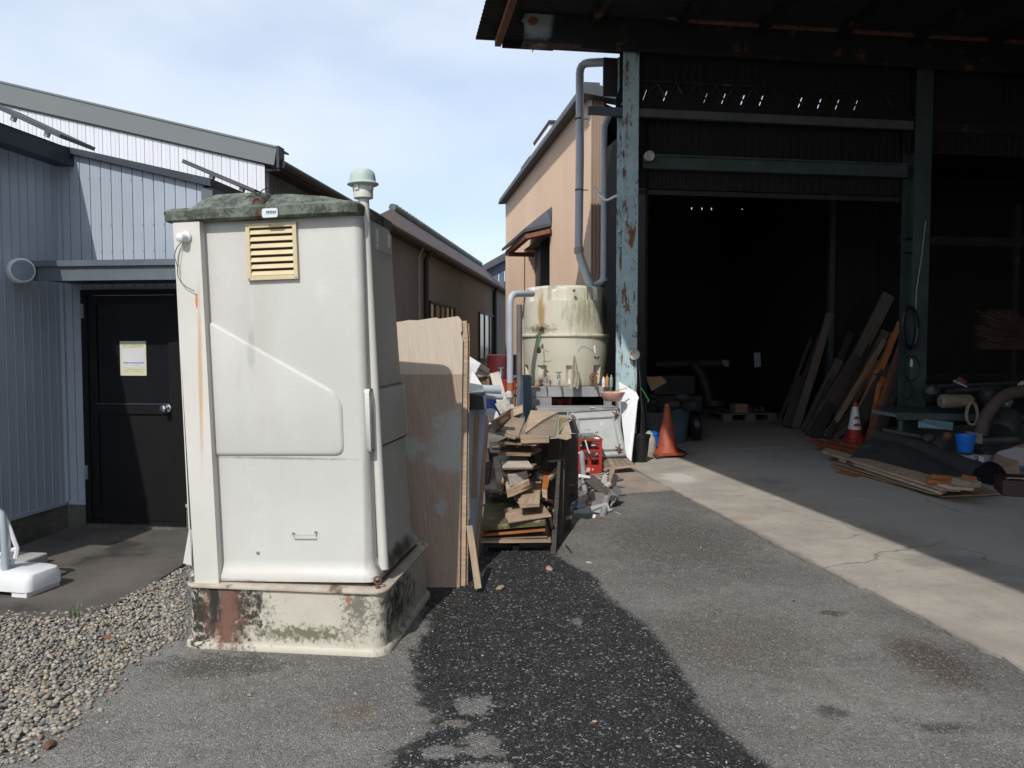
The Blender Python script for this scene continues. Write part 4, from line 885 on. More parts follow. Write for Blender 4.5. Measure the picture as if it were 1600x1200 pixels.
def wedge(y0, y1, k): return [(a_+.0, y0, rz1-.004), (b_, y0, rz1-.004), (b_-.02, y0+.04*k, rz1+.004), (dx(500, 310), y0+.08*k, rz1+(zC-rz1)*.62), (c_+.02, y0+.12*k, zC), (a_+.01, y0+.12*k, zC)]
g.loft([wedge(f0-.02, 0, 1), wedge(RD-.06, 0, -1)]); g.build('roof_dome', m_moss, rf, bevel=.02)
hp = [(404, 316), (399, 312), (397, 304), (403, 300), (409, 306), (412, 318)]
pipe('lifting_hook', bendpts([TY @ on(TY, x, y, 1, f0-.03) for x, y in ((395, 319), (396, 313), (400, 309), (405, 309), (408, 314), (410, 321))], .02), .007, m_rust, rf, 6)
pipe('wire', bendpts([TY @ on(TY, x, y, 1, f0+.0) for x, y in ((404, 312), (400, 301), (390, 297), (370, 290))], .02), .004, m_black, rf, 5)
pipe('wire', bendpts([TY @ on(TY, x, y, 1, f0+.0) for x, y in ((406, 312), (404, 304), (411, 296), (420, 293))], .02), .003, m_black, rf, 5)
a, b = on(TY, 409, 326, 1, f0-.073), on(TY, 434, 339, 1, f0-.073)
g = MB(TY); g.loft([[(x, f0-.0695, z) for x, _, z in [(p[0], 0, p[1]) for p in round_poly([(a.x, b.z), (b.x, b.z), (b.x, a.z), (a.x, a.z)], .012)]], [(p[0], f0-.0735, p[1]) for p in round_poly([(a.x, b.z), (b.x, b.z), (b.x, a.z), (a.x, a.z)], .012)]]); pl = g.build('maker_plate', mat('pale_plate', (.66, .72, .72), (.6, .66, .66), rough=.4, bump=0), rf)
g = MB(TY)
for i in range(6):
    x0 = a.x+(b.x-a.x)*(.28+.11*i); hgt = .011 if i % 2 else .009
    g.box(x0, x0+.005, f0-.0742, f0-.0736, b.z+.022, b.z+.022+hgt); g.box(x0, x0+.0085, f0-.0744, f0-.0737, b.z+.0225, b.z+.0245); g.box(x0-.002, x0+.007, f0-.0745, f0-.0738, b.z+.030, b.z+.0315)
g.box(a.x+(b.x-a.x)*.25, b.x-.01, f0-.0742, f0-.0736, b.z+.0165, b.z+.0185); g.build('plate_lettering', m_text, pl)
# vent pipe
def vp(px, py, v): 
    q_ = on(TY, px, py, 1, v); return Vector((q_.x, v, q_.z))
pv = f0+.10; ptop = vp(567.5, 300, pv); pbot = vp(588, 888, pv); pbot.z = .035; pbot.x = bx1+.030; 
g = MB(TY); g.tube([pbot, Vector((ptop.x, pv, ptop.z))], .0285, 16); vpipe = g.build('vent_pipe', m_trim, toilet, smooth=True)
T = TY @ Matrix.Translation((ptop.x, pv, 0)); kz = lambda y: on(TY, 565, y, 1, pv).z
m_capg = mat('pale_green_cap', (.46, .53, .49), (.38, .46, .42), s=20, rough=.6, bump=0); 
g = MB(T); g.lathe([(.030, kz(312)), (.050, kz(310)), (.052, kz(292)), (.048, kz(290)), (.03, kz(290))], 24); cap = g.build('vent_collar', m_trim, vpipe, smooth=True)
g = MB(T); g.lathe([(.042, kz(290)), (.042, kz(284))], 20); g.build('vent_slot', m_black, cap)
g = MB(T); k1, k2 = kz(287), kz(264); H = k2-k1
g.lathe([(.068, k1-.012), (.082, k1-.006), (.082, k1-.002), (.068, k1+.008), (.066, k1+.45*H), (.061, k1+.72*H), (.048, k1+.9*H), (.025, k1+.98*H), (.001, k1+H)], 32); g.build('vent_cap', m_capg, vpipe, smooth=True)
for a in range(4):
    A = a*math.pi/2-1.9; g = MB(T @ Matrix.Rotation(A, 4, 'Z')); g.box(.048, .058, -.012, .012, kz(299), kz(286)); g.build('cap_bracket', m_trim, cap)
# ---------------------------------------------------------------- plywood boards leaning behind the toilet
def leanD(y, y0=922, D0=5.14, y1=495, D1=5.62): return D0+(D1-D0)*(y0-y)/(y0-y1)
m_board = None
def board_mat():
    k = N('two_toned_plywood'); pos = k.coords(False); wp = k.coords(True)
    g_ = k.noise(k.scale(pos, (22, 1.2, 1)), 3, 7, .7, .5)
    up = k.mix(k.ss(g_, .3, .7), (.43, .355, .28), (.50, .42, .335)); lo = k.mix(k.ss(g_, .3, .7), (.265, .19, .14), (.345, .26, .195))
    z = k.n('ShaderNodeSeparateXYZ'); k.l(wp, z.inputs[0]); zc = P(670, 585, 5.5).z
    col = k.mix(k.ss(z.outputs[2], zc-.004, zc+.004), lo, up)
    col = k.mix(k.blob(wp, P(712, 690, 5.4), (.15, 1, .22), .5, 9, 1.9, (1, 1, .6)), col, (.36, .35, .31))
    col = k.mix(k.blob(wp, P(640, 700, 5.4), (.14, 1, .06), .5, 12, 2.0), col, (.34, .32, .28))
    col = k.mix(k.blob(wp, P(690, 790, 5.3), (.03, 1, .06), .6, 16, 2.0), col, (.33, .31, .28))
    col = k.mix(k.mth('MULTIPLY', k.ss(k.noise(pos, 3, 8, .7), .55, .75), .35), col, (.16, .09, .06))
    return k.fin(col, .8, g_, .003)
m_board = board_mat()
Q = lambda x, y: P(x, y, leanD(y))
pts = [Q(596, 507), Q(640, 500), Q(652, 500.5), Q(682, 496), Q(686, 498), Q(716, 494), Q(721, 500), Q(722, 516), Q(720, 521), Q(723, 530), Q(718, 922), Q(628, 925)]
sheet('plywood_sheet', pts, .010, m_board, 'big two-toned plywood sheet with a grey paint patch leaning beside the toilet', 'plywood sheet', 'boards leaning behind the toilet')
Q2 = lambda x, y: P(x, y, leanD(y)+.03)
sheet('plywood_sheet', [Q2(600, 512), Q2(729, 501), Q2(731, 530), Q2(727, 918), Q2(640, 921)], .012, m_ply, 'brown-edged plywood sheet directly behind the two-toned front one', 'plywood sheet', 'boards leaning behind the toilet')
Q3 = lambda x, y: P(x, y, leanD(y)+.055)
sheet('plywood_sheet', [Q3(620, 516), Q3(733, 505), Q3(734, 530), Q3(731, 914), Q3(640, 918)], .012, m_wood2, 'darker third plywood sheet, rearmost of the leaning three', 'plywood sheet', 'boards leaning behind the toilet')
bar('stake', P(733, 820, 5.22), P(747, 919, 5.02), .045, .012, m_ply, 'thin pointed wooden stake leaning on the plywood edge', 'stake', up=(0, -1, .2))
# white door leaves behind the plywood
m_leaf = mat('pale_blue_white_laminate', (.40, .45, .49), (.34, .39, .43), s=2, rough=.5, bump=0)
L4 = lambda x, y, o_=0: P(x, y, 5.85+(905-y)*.0012+o_)
sheet('door_leaf', [L4(731, 636), L4(744, 637), L4(741, 868), L4(735, 868)], .02, m_leaf, 'pale laminated strip leaning left of the wider pale blue door leaf', 'board', 'pale panels leaning by the scrap pile')
sheet('door_leaf', [L4(747, 640, .02), L4(760, 640, .02), L4(745, 885, .02), L4(738, 900, .02)], .03, m_leaf, 'wider pale blue door leaf leaning against the scrap pile', 'board', 'pale panels leaning by the scrap pile')
bar('stick', P(744, 645, 5.87), P(741, 780, 5.8), .04, .01, m_wood2, 'narrow brown strip between the two pale leaves', 'strip', up=(0, -1, 0))
bar('stick', P(762, 650, 5.98), P(742, 908, 5.6), .03, .03, m_wood2, 'thin brown post along the right edge of the pale door leaf', 'post', up=(0, -1, 0))
t = thing('black_box', 'black box with white edge on top of the pale door leaves', 'box', P(742, 640, 6.05))
sheet('front', [P(728, 614, 5.96), P(757, 620, 5.96), P(758, 640, 5.96), P(728, 641, 5.96)], .4, m_black, parent=t); sheet('edge_strip', [P(755, 618, 5.94), P(759, 617, 5.94), P(760, 640, 5.94), P(757, 640, 5.94)], .014, m_leaf, parent=t)
# white foam, pipes above
sheet('foam_sheet', [P(731, 570, 6.2), P(738, 578, 6.2), P(756, 606, 6.1), P(756, 612, 6.0), P(731, 614, 6.0)], .12, m_whiteplastic, 'large white curved foam sheet on top of the black box', 'foam sheet', 'white foam behind the plywood')
sheet('foam_sheet', [P(731, 555, 6.6), P(742, 562, 6.6), P(751, 568, 6.6), P(743, 583, 6.5), P(731, 570, 6.5)], .1, m_whiteplastic, 'bright white crumpled foam piece just right of the plywood top', 'foam sheet', 'white foam behind the plywood')
t = thing('foam_box', 'tilted grey-shaded white foam box above the scrap pile', 'foam box', P(755, 588, 6.7))
sheet('side', [P(751, 567, 6.6), P(766, 577, 6.75), P(763, 589, 6.75), P(742, 582, 6.55)], .10, m_cream, parent=t, bevel=.004); sheet('lid_edge', [P(746, 575, 6.54), P(764, 584, 6.73), P(763.5, 586, 6.73), P(745.5, 577, 6.54)], .02, m_steel, parent=t)
pipe('plastic_tube', [P(748, 608, 6.2), P(782, 609, 6.25)], .035, m_pvc, None, 14, label='upper grey plastic tube lying on the scrap above the pale leaves', cat='tube')
pipe('plastic_tube', [P(757, 619, 6.2), P(785, 620, 6.25)], .024, m_pvc, None, 14, label='lower bluish tube directly under the upper tube', cat='tube')
# ---------------------------------------------------------------- scrap wood pile
GP = 'offcuts in the scrap wood pile'
def off(lab, pts, t_, m, **k): return sheet('offcut', [P(*p) for p in pts], t_, m, lab, 'wood offcut', GP, bevel=.002, **k)
off('large greyish plywood offcut topping the scrap pile', [(829, 642, 7.2), (873, 644, 7.1), (868, 680, 6.35), (811, 681, 6.4), (818, 668, 6.6)], .02, m_wood3)
off('triangular pale plywood piece lying over the top offcut', [(829, 641, 7.15), (873, 643, 7.05), (848, 656, 6.75), (821, 676, 6.4), (820, 672, 6.45)], .022, m_wood1)
off('pale board at the top left of the pile', [(795, 650, 7.0), (820, 655, 6.9), (810, 681, 6.35), (777, 668, 6.5)], .018, m_wood1)
off('brown strip of timber standing on edge on the upper left board', [(775, 655, 6.45), (797, 640, 6.95), (799, 650, 6.95), (780, 669, 6.42)], .05, m_wood2)
off('squared timber block with end grain behind the top boards', [(802, 637, 7.25), (817, 632, 7.3), (817, 645, 7.25), (803, 650, 7.2)], .12, m_wood1)
off('grey plank end under the upper left board', [(761, 664, 6.6), (778, 658, 6.9), (811, 682, 6.32), (806, 684, 6.3), (763, 672, 6.5)], .02, m_wood3)
off('reddish block under the front edge of the top offcut', [(813, 681.5, 6.3), (858, 682, 6.28), (858, 692, 6.28), (814, 693, 6.3)], .25, m_ply)
off('small pale upright spacer left of the reddish block', [(793, 681, 6.45), (797, 682, 6.45), (796, 690, 6.45), (792, 690, 6.45)], .04, m_wood1)
off('long thin brown lath below the reddish block', [(777, 690, 6.38), (838, 694, 6.3), (838, 697, 6.3), (777, 694, 6.38)], .3, m_wood2)
off('second brown lath lower down, above the pale board', [(778, 707, 6.4), (829, 709, 6.32), (829, 713, 6.32), (778, 712, 6.4)], .35, m_wood2)
off('white-faced board sticking out at the middle of the pile', [(780, 711, 6.7), (820, 712, 6.6), (832, 729, 6.15), (785, 730, 6.2)], .015, m_paleboard)
off('front edge strip below the white-faced board', [(785, 731, 6.19), (832, 730, 6.14), (832, 733, 6.14), (785, 734, 6.19)], .2, m_wood2)
off('pale squared block just under the white-faced board', [(790, 738, 6.35), (820, 731, 6.4), (823, 735, 6.3), (794, 743, 6.15)], .09, m_paleboard)
off('pale block lying second from the white-faced board', [(789, 752, 6.35), (809, 746, 6.4), (822, 743, 6.35), (827, 750, 6.2), (800, 762, 6.15), (791, 765, 6.15)], .07, m_wood1)
off('weathered block at the lower end of the small block stack', [(795, 765, 6.2), (827, 750, 6.18), (828, 758, 6.18), (797, 774, 6.18)], .09, m_wood2)
off('narrow grey batten hanging down at the left of the pile', [(770, 714, 6.5), (780, 712, 6.5), (787, 750, 6.2), (776, 753, 6.2)], .05, m_wood3)
off('end of the grey batten at the left', [(776, 753.5, 6.19), (787, 751, 6.19), (787, 755, 6.19), (777, 757, 6.19)], .05, m_wood3)
off('dull grey board leaning in the lower left of the pile', [(768, 722, 6.6), (778, 728, 6.6), (787, 754, 6.3), (787, 764, 6.25), (757, 763, 6.25)], .03, m_wood3)
off('dark wedge board at the left edge of the pile', [(759, 722, 6.5), (768, 720, 6.5), (763, 755, 6.3), (757, 755, 6.3)], .03, m_dkwood)
off('big weathered plank sloping to the viewer at the pile centre', [(828, 757, 6.5), (843, 729, 7.0), (848, 731, 7.0), (843, 787, 6.0), (810, 786, 6.0)], .012, m_wood1)
off('sawn front end of the big sloping plank', [(810, 786.5, 5.99), (843, 787.5, 5.99), (843, 792, 5.99), (813, 794, 5.99)], .2, m_ply)
off('bright orange-yellow plank right of the big sloping plank', [(850, 735, 6.7), (861, 738, 6.7), (855, 766, 6.2), (847, 764, 6.2)], .02, m_orwood)
off('grey splintered lower end of the orange plank', [(847, 764.5, 6.19), (855, 766.5, 6.19), (855, 780, 6.17), (848, 776, 6.17)], .03, m_wood1)
off('brown board lying under the big sloping plank', [(787, 795, 6.3), (845, 783, 6.5), (861, 804, 6.0), (794, 815, 5.95)], .014, m_ply)
off('white-painted edge strip beneath the brown board', [(794, 815.5, 5.96), (861, 805, 6.0), (862, 807, 6.0), (795, 818.5, 5.96)], .3, m_paleboard)
off('broad algae-stained board under the brown board', [(757, 787, 6.6), (808, 783, 6.7), (852, 811, 6.0), (852, 815, 6.0), (752, 824, 6.0)], .03, m_olive)
off('upper orange-edged sheet at the bottom of the pile', [(750, 835, 6.02), (852, 826, 6.02), (852, 830, 6.02), (750, 839, 6.02)], .7, m_orwood)
off('grey sheet between the two bottom sheets', [(752, 841, 6.05), (855, 838, 6.05), (855, 840, 6.05), (752, 843.5, 6.05)], .7, m_wood3)
off('lowest brown sheet at the bottom of the pile', [(751, 845, 6.0), (861, 845, 6.0), (861, 848, 6.0), (751, 849, 6.0)], .8, m_ply)
off('small dark block propping the bottom sheets at the right', [(847, 815, 6.15), (855, 815, 6.15), (855, 838, 6.15), (848, 838, 6.15)], .1, m_wood2)
off('dark sheet standing for the shade behind the middle of the pile', [(765, 690, 7.0), (856, 690, 7.0), (856, 840, 6.7), (756, 840, 6.7)], .02, m_dkwood)  # dark backing colour makes the shade in the gaps
off('dark box side behind the lath layers', [(790, 697, 6.6), (832, 697, 6.6), (832, 708, 6.6), (790, 708, 6.6)], .3, m_dkwood)
for i, (a, b, c, m) in enumerate((((756, 700, 6.9), (760, 858, 6.5), .05, m_dkwood), ((772, 700, 7.1), (775, 858, 6.9), .06, m_dkwood))):
    off(['dark upright at the back left of the pile', 'second dark upright at the back of the pile'][i], [a, (a[0]+9, a[1], a[2]), (b[0]+9, b[1], b[2]), b], c, m)
for i in range(75):
    y = rnd(688, 832); x = rnd(758, 852) if rnd(0, 1) < .8 else rnd(852, 878); D = 6.75-(y-688)*.0022+rnd(-.05, .45); p = P(x, y, D); an = rnd(0, 6.28); L_ = rnd(.05, .22); dv = Vector((math.cos(an)*L_, math.sin(an)*L_*.8, rnd(-.05, .05)))
    bar('splinter', p-dv, p+dv, rnd(.012, .09), rnd(.006, .03), random.choice([m_wood1, m_wood2, m_wood3, m_ply, m_dkwood, m_paleboard, m_wood1]), 'small broken offcut stuck between the boards of the scrap pile', 'wood offcut', 'small offcuts stuck in the scrap pile', up=(rnd(-.4, .4), rnd(-.4, .4), 1), j=.010)
# trolley frame that carries the pile
t = thing('wooden_trolley', 'low dark wooden frame carrying the scrap wood pile', 'trolley', P(805, 860, 6.3))
for x in (757, 806, 850): bar('leg', P(x, 850, 6.25), G(x, 858, .01) if x < 850 else P(x+6, 876, 6.0), .05, .05, m_dkwood, parent=t)
bar('rail', P(752, 853, 6.2), P(862, 851, 6.2), .05, .04, m_dkwood, parent=t); bar('rail', P(760, 835, 7.3), P(858, 835, 7.3), .05, .04, m_dkwood, parent=t)
# dark boards standing on edge at the right of the pile
GB = 'dark boards standing beside the scrap pile'
def sb(lab, pts, t_, m): return sheet('dark_board', [P(*p) for p in pts], t_, m, lab, 'board', GB, bevel=.002)
sb('dark board closing the right side of the pile', [(856, 686, 6.9), (880, 684, 6.95), (876, 862, 6.5), (853, 858, 6.4)], .02, m_dkwood)
sb('dark board turned edgeways left of the widest standing board', [(878, 688, 7.3), (892, 684, 7.4), (892, 822, 7.0), (874, 850, 6.7)], .02, m_dkwood)
sb('thin dark board nearest to the pile, leaning right', [(874, 688, 6.7), (878, 688, 6.7), (868, 874, 5.95), (859, 874, 5.95)], .02, m_dkwood)
sb('dark standing board second from the pile', [(879, 686, 6.8), (884, 686, 6.8), (878, 866, 6.25), (868, 868, 6.2)], .02, m_dkwood)
sb('broad dark standing board third from the pile', [(884, 682, 7.0), (891, 680, 7.2), (888, 795, 6.9), (880, 840, 6.5)], .02, m_dkwood)
sb('widest brown-grey standing board beside the red crate', [(889, 678, 7.3), (904, 677, 7.5), (903, 776, 7.3), (889, 778, 7.1)], .03, mat('brown_grey_board', (.12, .10, .09), (.06, .05, .045), rough=.85))
sb('grey cut end at the foot of the widest standing board', [(887, 779, 7.05), (903, 769, 7.2), (904, 778, 7.2), (889, 790, 7.0)], .06, m_dkwood)
# curled sheets on top right
m_curl = mat('curled_brown_sheet', (.34, .20, .09), (.22, .13, .07), s=6, rough=.7)
def curl(lab, row0, row1, t_, m):
    a = [P(*p) for p in row0]; b = [P(*p) for p in row1]; n = len(a); g = MB(); d = Vector((0, .004, -t_))
    g.add(a+b+[p+d for p in a]+[p+d for p in b], [(i, i+1, i+1+n, i+n) for i in range(n-1)]+[(i+2*n, i+3*n, i+1+3*n, i+1+2*n) for i in range(n-1)]+[(i, i+2*n, i+1+2*n, i+1) for i in range(n-1)]+[(i+n, i+1+n, i+1+3*n, i+3*n) for i in range(n-1)]+[(0, n, 3*n, 2*n), (n-1, 3*n-1, 4*n-1, 2*n-1)])
    return tag(g.build('curled_sheet', m, smooth=True), lab, 'bent sheet', 'bent sheets on the scrap pile')
curl('brown curled sheet hanging over the pile top right', [(874, 652, 7.3), (885, 653, 7.3), (893, 655, 7.25), (900, 652, 7.2)], [(873, 676, 6.6), (879, 660, 6.7), (888, 655.5, 6.8), (899, 655, 6.9)], .006, m_curl)
curl('beige torn sheet corner drooping under the brown curl', [(874, 676, 6.7), (882, 664, 6.75), (889, 660, 6.8)], [(871, 684, 6.45), (886, 687, 6.4), (893, 684, 6.45)], .006, m_wood1)
curl('grey metal flap hanging beside the brown curl', [(889, 659, 7.0), (895, 656, 7.1), (899, 656, 7.1)], [(893, 676, 7.0), (900, 676, 7.1), (905, 676, 7.1)], .006, m_steel)

# ---------------------------------------------------------------- water tank and its stand
DT = 12.3
def tankgeo():
    T = frame((P(884, 500, DT).x, DT+.1, 0), 3); zr = P(884, 524, DT-.6).z; ztp = P(884, 450, DT).z; zbt = P(884, 603, DT-.5).z; NS = 96
    g = MB(T); rings = []
    prof = [(.60, zbt, 0), (.615, zbt+.03, 0), (.625, zbt+.10, 3), (.64, zbt+.28, 3), (.645, zbt+.31, 0), (.66, zbt+.5, 0), (.672, zr-.03, 0), (.70, zr-.012, 0), (.70, zr+.012, 0), (.652, zr+.025, 0), (.648, zr+.3, 0), (.640, ztp-.22, 0), (.634, ztp-.20, 2), (.622, ztp-.03, 2), (.600, ztp, 2), (.5, ztp+.015, 2), (.3, ztp+.03, 0), (.02, ztp+.04, 0)]
    for r, z, md in prof:
        rg = []
        for a in range(NS):
            th = a*2*math.pi/NS; q_ = (math.degrees(th)) % 360; dr = 0; dz = 0
            if md == 2:
                ph = (q_+12) % 45
                if ph < 13: dr = -.045; dz = -.012
                if 244 < q_ < 256: dr = -.06; dz = -.05
            if md == 3:
                ph = (q_+8) % 40
                if ph < 11: dr = -.05
            rg.append(((r+dr)*math.cos(th), (r+dr)*math.sin(th), z+dz))
        rings.append(rg)
    g.loft(rings); return g, T, zr, ztp, zbt
g, TK, zrim, ztk, zbk = tankgeo()
wt = thing('water_tank', 'round cream plastic water tank with green algae streaks on a sink stand', 'water tank', TK @ Vector((0, 0, zbk)))
m_tank = mat('cream_tank_plastic', (.62, .585, .475), (.55, .515, .41), s=2, rough=.5, bump=.001, world=True,
   blobs=(((.33, .32, .20), P(910, 490, 11.8), (.20, .9, .24), .9, 18, 2.6, (1, 1, .15)), ((.09, .10, .05), P(946, 490, 12.1), (.10, .9, .34), .6, 14, 1.5, (1, 1, .25)), ((.38, .26, .12), P(846, 492, 11.8), (.05, .9, .26), .7, 12, 1.6, (1, 1, .2)),
          ((.16, .15, .09), P(845, 514, 11.8), (.16, .9, .05), .8, 20, 2.2), ((.28, .22, .14), P(850, 594, 11.8), (.10, .9, .06), .8, 10, 1.2), ((.2, .15, .10), P(928, 594, 11.8), (.06, .9, .08), .8, 10, 1.2)),
   stains=(((.40, .38, .24), 3, .56, .80, (3, 3, .25)),))
wbod = g.build('tank_shell', m_tank, wt, smooth=True, auto=30)
for (px, py) in ((842, 521), (897, 454), (855, 580)):
    p = P(px, py, 11.68); g = MB(); g.lathe([(.022, -.01), (.022, .02), (.01, .03)], 8, T=Matrix.Translation(p) @ Matrix.Rotation(math.radians(90), 4, 'X')); g.build('fitting', m_rust, wt, smooth=True)
p0 = P(842, 521, 11.6)
pipe('green_string', [P(842, 522, 11.6), P(843, 530, 11.6), P(842, 542, 11.6)], .007, mat('green_string', (.05, .45, .08), rough=.6, bump=0), wt, 5)
g = MB(); g.lathe([(.008, -.05), (.03, -.035), (.032, .01), (.012, .05)], 8, c=P(842, 547, 11.6)); g.build('hanging_stone', mat('brown_lump', (.05, .035, .025), rough=.9), wt, smooth=True)
pipe('wire', [P(843, 541, 11.65), P(852, 548, 11.66), P(857, 550, 11.68)], .004, m_black, wt, 4)
pipe('wire', [P(900, 540, 11.66), P(906, 530, 11.66), P(911, 528, 11.66), P(925, 529, 11.68)], .003, m_steel, wt, 4)
# stand
zs = P(884, 620, 11.5).z; st = thing('sink_stand', 'grey sink stand with a long top carrying the cream water tank', 'stand', P(884, 660, 11.6))
TS = frame((P(828, 600, 11.55).x, 11.55, 0), AB*.4)
us = lambda x, y=620: on(TS, x, y, 1, 0).x
zsr = lambda y, x=890: on(TS, x, y, 1, 0).z
m_stand = mat('grey_laminate', (.33, .335, .33), (.25, .25, .245), s=4, rough=.5, stains=(((.2, .12, .08), 5, .64, .74, (1, 1, .3)),))
g = MB(TS); g.box(us(828), us(957), 0, 1.35, zsr(620), zsr(605)); g.build('top', m_stand, st, bevel=.004)
g = MB(TS); g.box(us(830), us(862), .01, .06, 0, zsr(620.5)); g.build('leg', m_stand, st)
g = MB(TS); g.box(us(944), us(956), .01, .06, 0, zsr(620.5)); g.build('leg', m_stand, st)
g = MB(TS); g.box(us(830), us(956), 1.2, 1.25, 0, zsr(620.5)); g.build('rear_panel', m_dark, st)
g = MB(TS); g.box(us(944.5)+.02, us(956.5)-.01, .061, 1.19, 0.01, zsr(621)); g.build('side_panel', m_dark, st)
# things on and before the stand
def tap(px, py, D, lab, m=m_chrome, s=1.0, big=0):
    t = thing('tap', lab, 'tap', P(px, py+10, D)); c = P(px, py, D); g = MB()
    g.tube([c+Vector((0, .12, .0)), c+Vector((0, 0, 0))], .016*s, 8); g.tube(bendpts([c+Vector((0, 0, .0)), c+Vector((0, -.09*s, .0)), c+Vector((0, -.10*s, -.10*s))], .04), .013*s, 8); g.lathe([(.02*s, -.02), (.022*s, .02), (.012*s, .05*s)], 10, c=c); g.build('spout', m, t, smooth=True)
    g = MB(); g.tube([c+Vector((-.035*s, 0, .06*s)), c+Vector((.035*s, 0, .06*s))], .008*s, 6); g.tube([c+Vector((0, 0, .03)), c+Vector((0, 0, .065*s))], .008*s, 6); g.build('cross_handle', m, t, smooth=True); return t
tap(873, 590, 11.5, 'grey tap at the middle of the stand before the tank', m_steel, 1.3)
tap(852, 597, 11.55, 'small dark tap beside the orange sponge, left on the stand', m_steel, .9)
tap(930, 593, 11.5, 'rusty valve with tap at the lower right of the tank', m_rust, 1.4)
tap(783, 583, 10.2, 'chrome tap on the thin standpipe left of the tank', m_chrome, 1.1)
g = MB(); g.lathe([(.04, -.02), (.045, .05), (.015, .06)], 14, T=Matrix.Translation(P(925, 589, 11.6)) @ Matrix.Rotation(math.radians(90), 4, 'X')); tag(g.build('drain_valve', m_rust, smooth=True), 'round rusty drain valve in the lower right tank pocket', 'valve')
# towel
pts = []; g = MB(); a0 = [(895, 557), (898, 555), (901, 557)]; 
rows = [(556, 896, 899, 11.55), (575, 893, 903, 11.5), (590, 892, 905, 11.45), (603, 891, 904, 11.38), (606, 891, 903, 11.36)]
vs_ = []; K = 9
for r, (y, x0, x1, D) in enumerate(rows):
    for i in range(K):
        x = x0+(x1-x0)*i/(K-1); vs_.append(P(x, y+(2*math.sin(i*1.1) if r == 4 else 0), D+.025*math.sin(i*1.9+r*.4)*(r > 0)))
n = len(vs_); g.add(vs_+[p+Vector((0, .008, 0)) for p in vs_], [(r*K+i, r*K+i+1, (r+1)*K+i+1, (r+1)*K+i) for r in range(4) for i in range(K-1)]+[(n+r*K+i, n+(r+1)*K+i, n+(r+1)*K+i+1, n+r*K+i+1) for r in range(4) for i in range(K-1)])
tag(g.build('towel', mat('beige_towel', (.42, .38, .30), (.30, .27, .21), s=20, rough=.95, bump=.004), smooth=True), 'beige towel hanging on the front of the water tank', 'towel')
# ladles on hook
t = thing('ladle', 'metal ladle hanging on the right of the tank front', 'ladle', P(930, 560, 11.5))
g = MB(); g.tube([P(929, 540, 11.55), P(930, 552, 11.52)], .016, 6); g.build('handle', m_cream, t, smooth=True); g = MB(); g.lathe([(.012, -.02), (.04, .0), (.045, .03), (.04, .03), (.03, .0)], 14, c=P(932, 560, 11.5)); g.build('bowl', m_chrome, t, smooth=True)
# bottles
for i, (x, c, h, lab) in enumerate(((943, m_whiteplastic, 16, 'white bottle, left of the three on the sink stand'), (948.5, mat('orange_bottle', (.5, .22, .06), (.4, .17, .05), rough=.4), 20, 'orange-capped brown bottle between the white and the blue one'), (955, mat('blue_grey_can', (.16, .26, .28), (.3, .34, .3), s=20, rough=.4), 19, 'taller blue-grey spray can, right of the three'))):
    b = P(x, 605, 11.5); H = h/F*11.5; t = thing('bottle', lab, 'bottle', b, 'bottles on the sink stand'); g = MB(); g.lathe([(.022, 0), (.025, .01), (.025, H*.75), (.012, H*.85), (.012, H*.86)], 14, c=b); g.build('body', c, t, smooth=True)
    g = MB(); g.lathe([(.013, H*.861), (.013, H*1.0), (.008, H*1.02)], 10, c=b); g.build('cap', m_orange if i == 1 else c, t, smooth=True)
bar('sponge', P(832, 601, 11.5), P(842, 601, 11.5), .06, .03, mat('orange_sponge', (.6, .20, .08), rough=.9), 'orange sponge lying at the left end of the sink stand', 'sponge', bevel=.006)
# red crates
def crate(T, W, Dp, H, lab, grp='red bottle crates', mark=False):
    t = thing('bottle_crate', lab, 'crate', T.translation, grp); tk = .018
    def wall(nm, T2, w_):
        g = MB(T2)
        for b in ((0, w_, 0, .26*H), (0, w_, .40*H*1.05, .40*H*1.05+.018), (0, w_, .62*H, .70*H), (0, w_, .93*H, H)): g.box(b[0]+.0, b[1], 0, tk, b[2], b[3])
        for u in (0, w_-.03): g.box(u, u+.03, -.006, -.0005, 0, H)
        g.prism([(w_*.42, .26*H), (w_*.58, .26*H), (w_*.53, .62*H), (w_*.47, .62*H)], .001, tk-.001); g.box(0, w_, -.012, -.0065, H-.02, H+.004)
        return g.build(nm, m_red, t)
    f = wall('front_wall', T, W); wall('rear_wall', T @ Matrix.Translation((0, Dp-tk, 0)), W)
    wall('side_wall', T @ Matrix.Rotation(math.radians(90), 4, 'Z') @ Matrix.Translation((0.001, -W, 0)), Dp-.01); wall('side_wall', T @ Matrix.Rotation(math.radians(90), 4, 'Z') @ Matrix.Translation((0.001, -tk, 0)), Dp-.01)
    g = MB(T); g.box(.01, W-.01, .02, Dp-.02, .003, .02); g.build('bottom', m_red, t)
    if mark:
        c = Matrix.Translation((W*.45, -.0008, H*.13)) @ Matrix.Rotation(math.radians(90), 4, 'X'); g = MB(T @ c); R = .024
        g.lathe([(R, 0), (R, .001), (R*.80, .001), (R*.80, 0), (R, 0)], 20, cap=False)
        for a in range(6): 
            A = a*math.pi/3; g.lathe([(R*.24, 0), (R*.24, .001)], 8, c=(R*.5*math.cos(A), R*.5*math.sin(A), 0))
        for dx in (-.052, .055):
            g.box(dx-.010, dx+.010, -.003, .003, 0, .001); g.box(dx-.003, dx+.003, -.012, .012, 0, .0011); g.box(dx-.009, dx+.009, .007, .010, 0, .0012)
        g.build('printed_mark', m_paperw, f)
    return t
m_paperw = mat('white_print', (.75, .72, .70), (.7, .66, .64), rough=.5, bump=0)
o_ = G(903, 742, 0); o2 = G(940, 741, 0)
TC = frame((o_.x, 9.75, 0), -2); cw = .30; hc = (741-686)/F*9.75
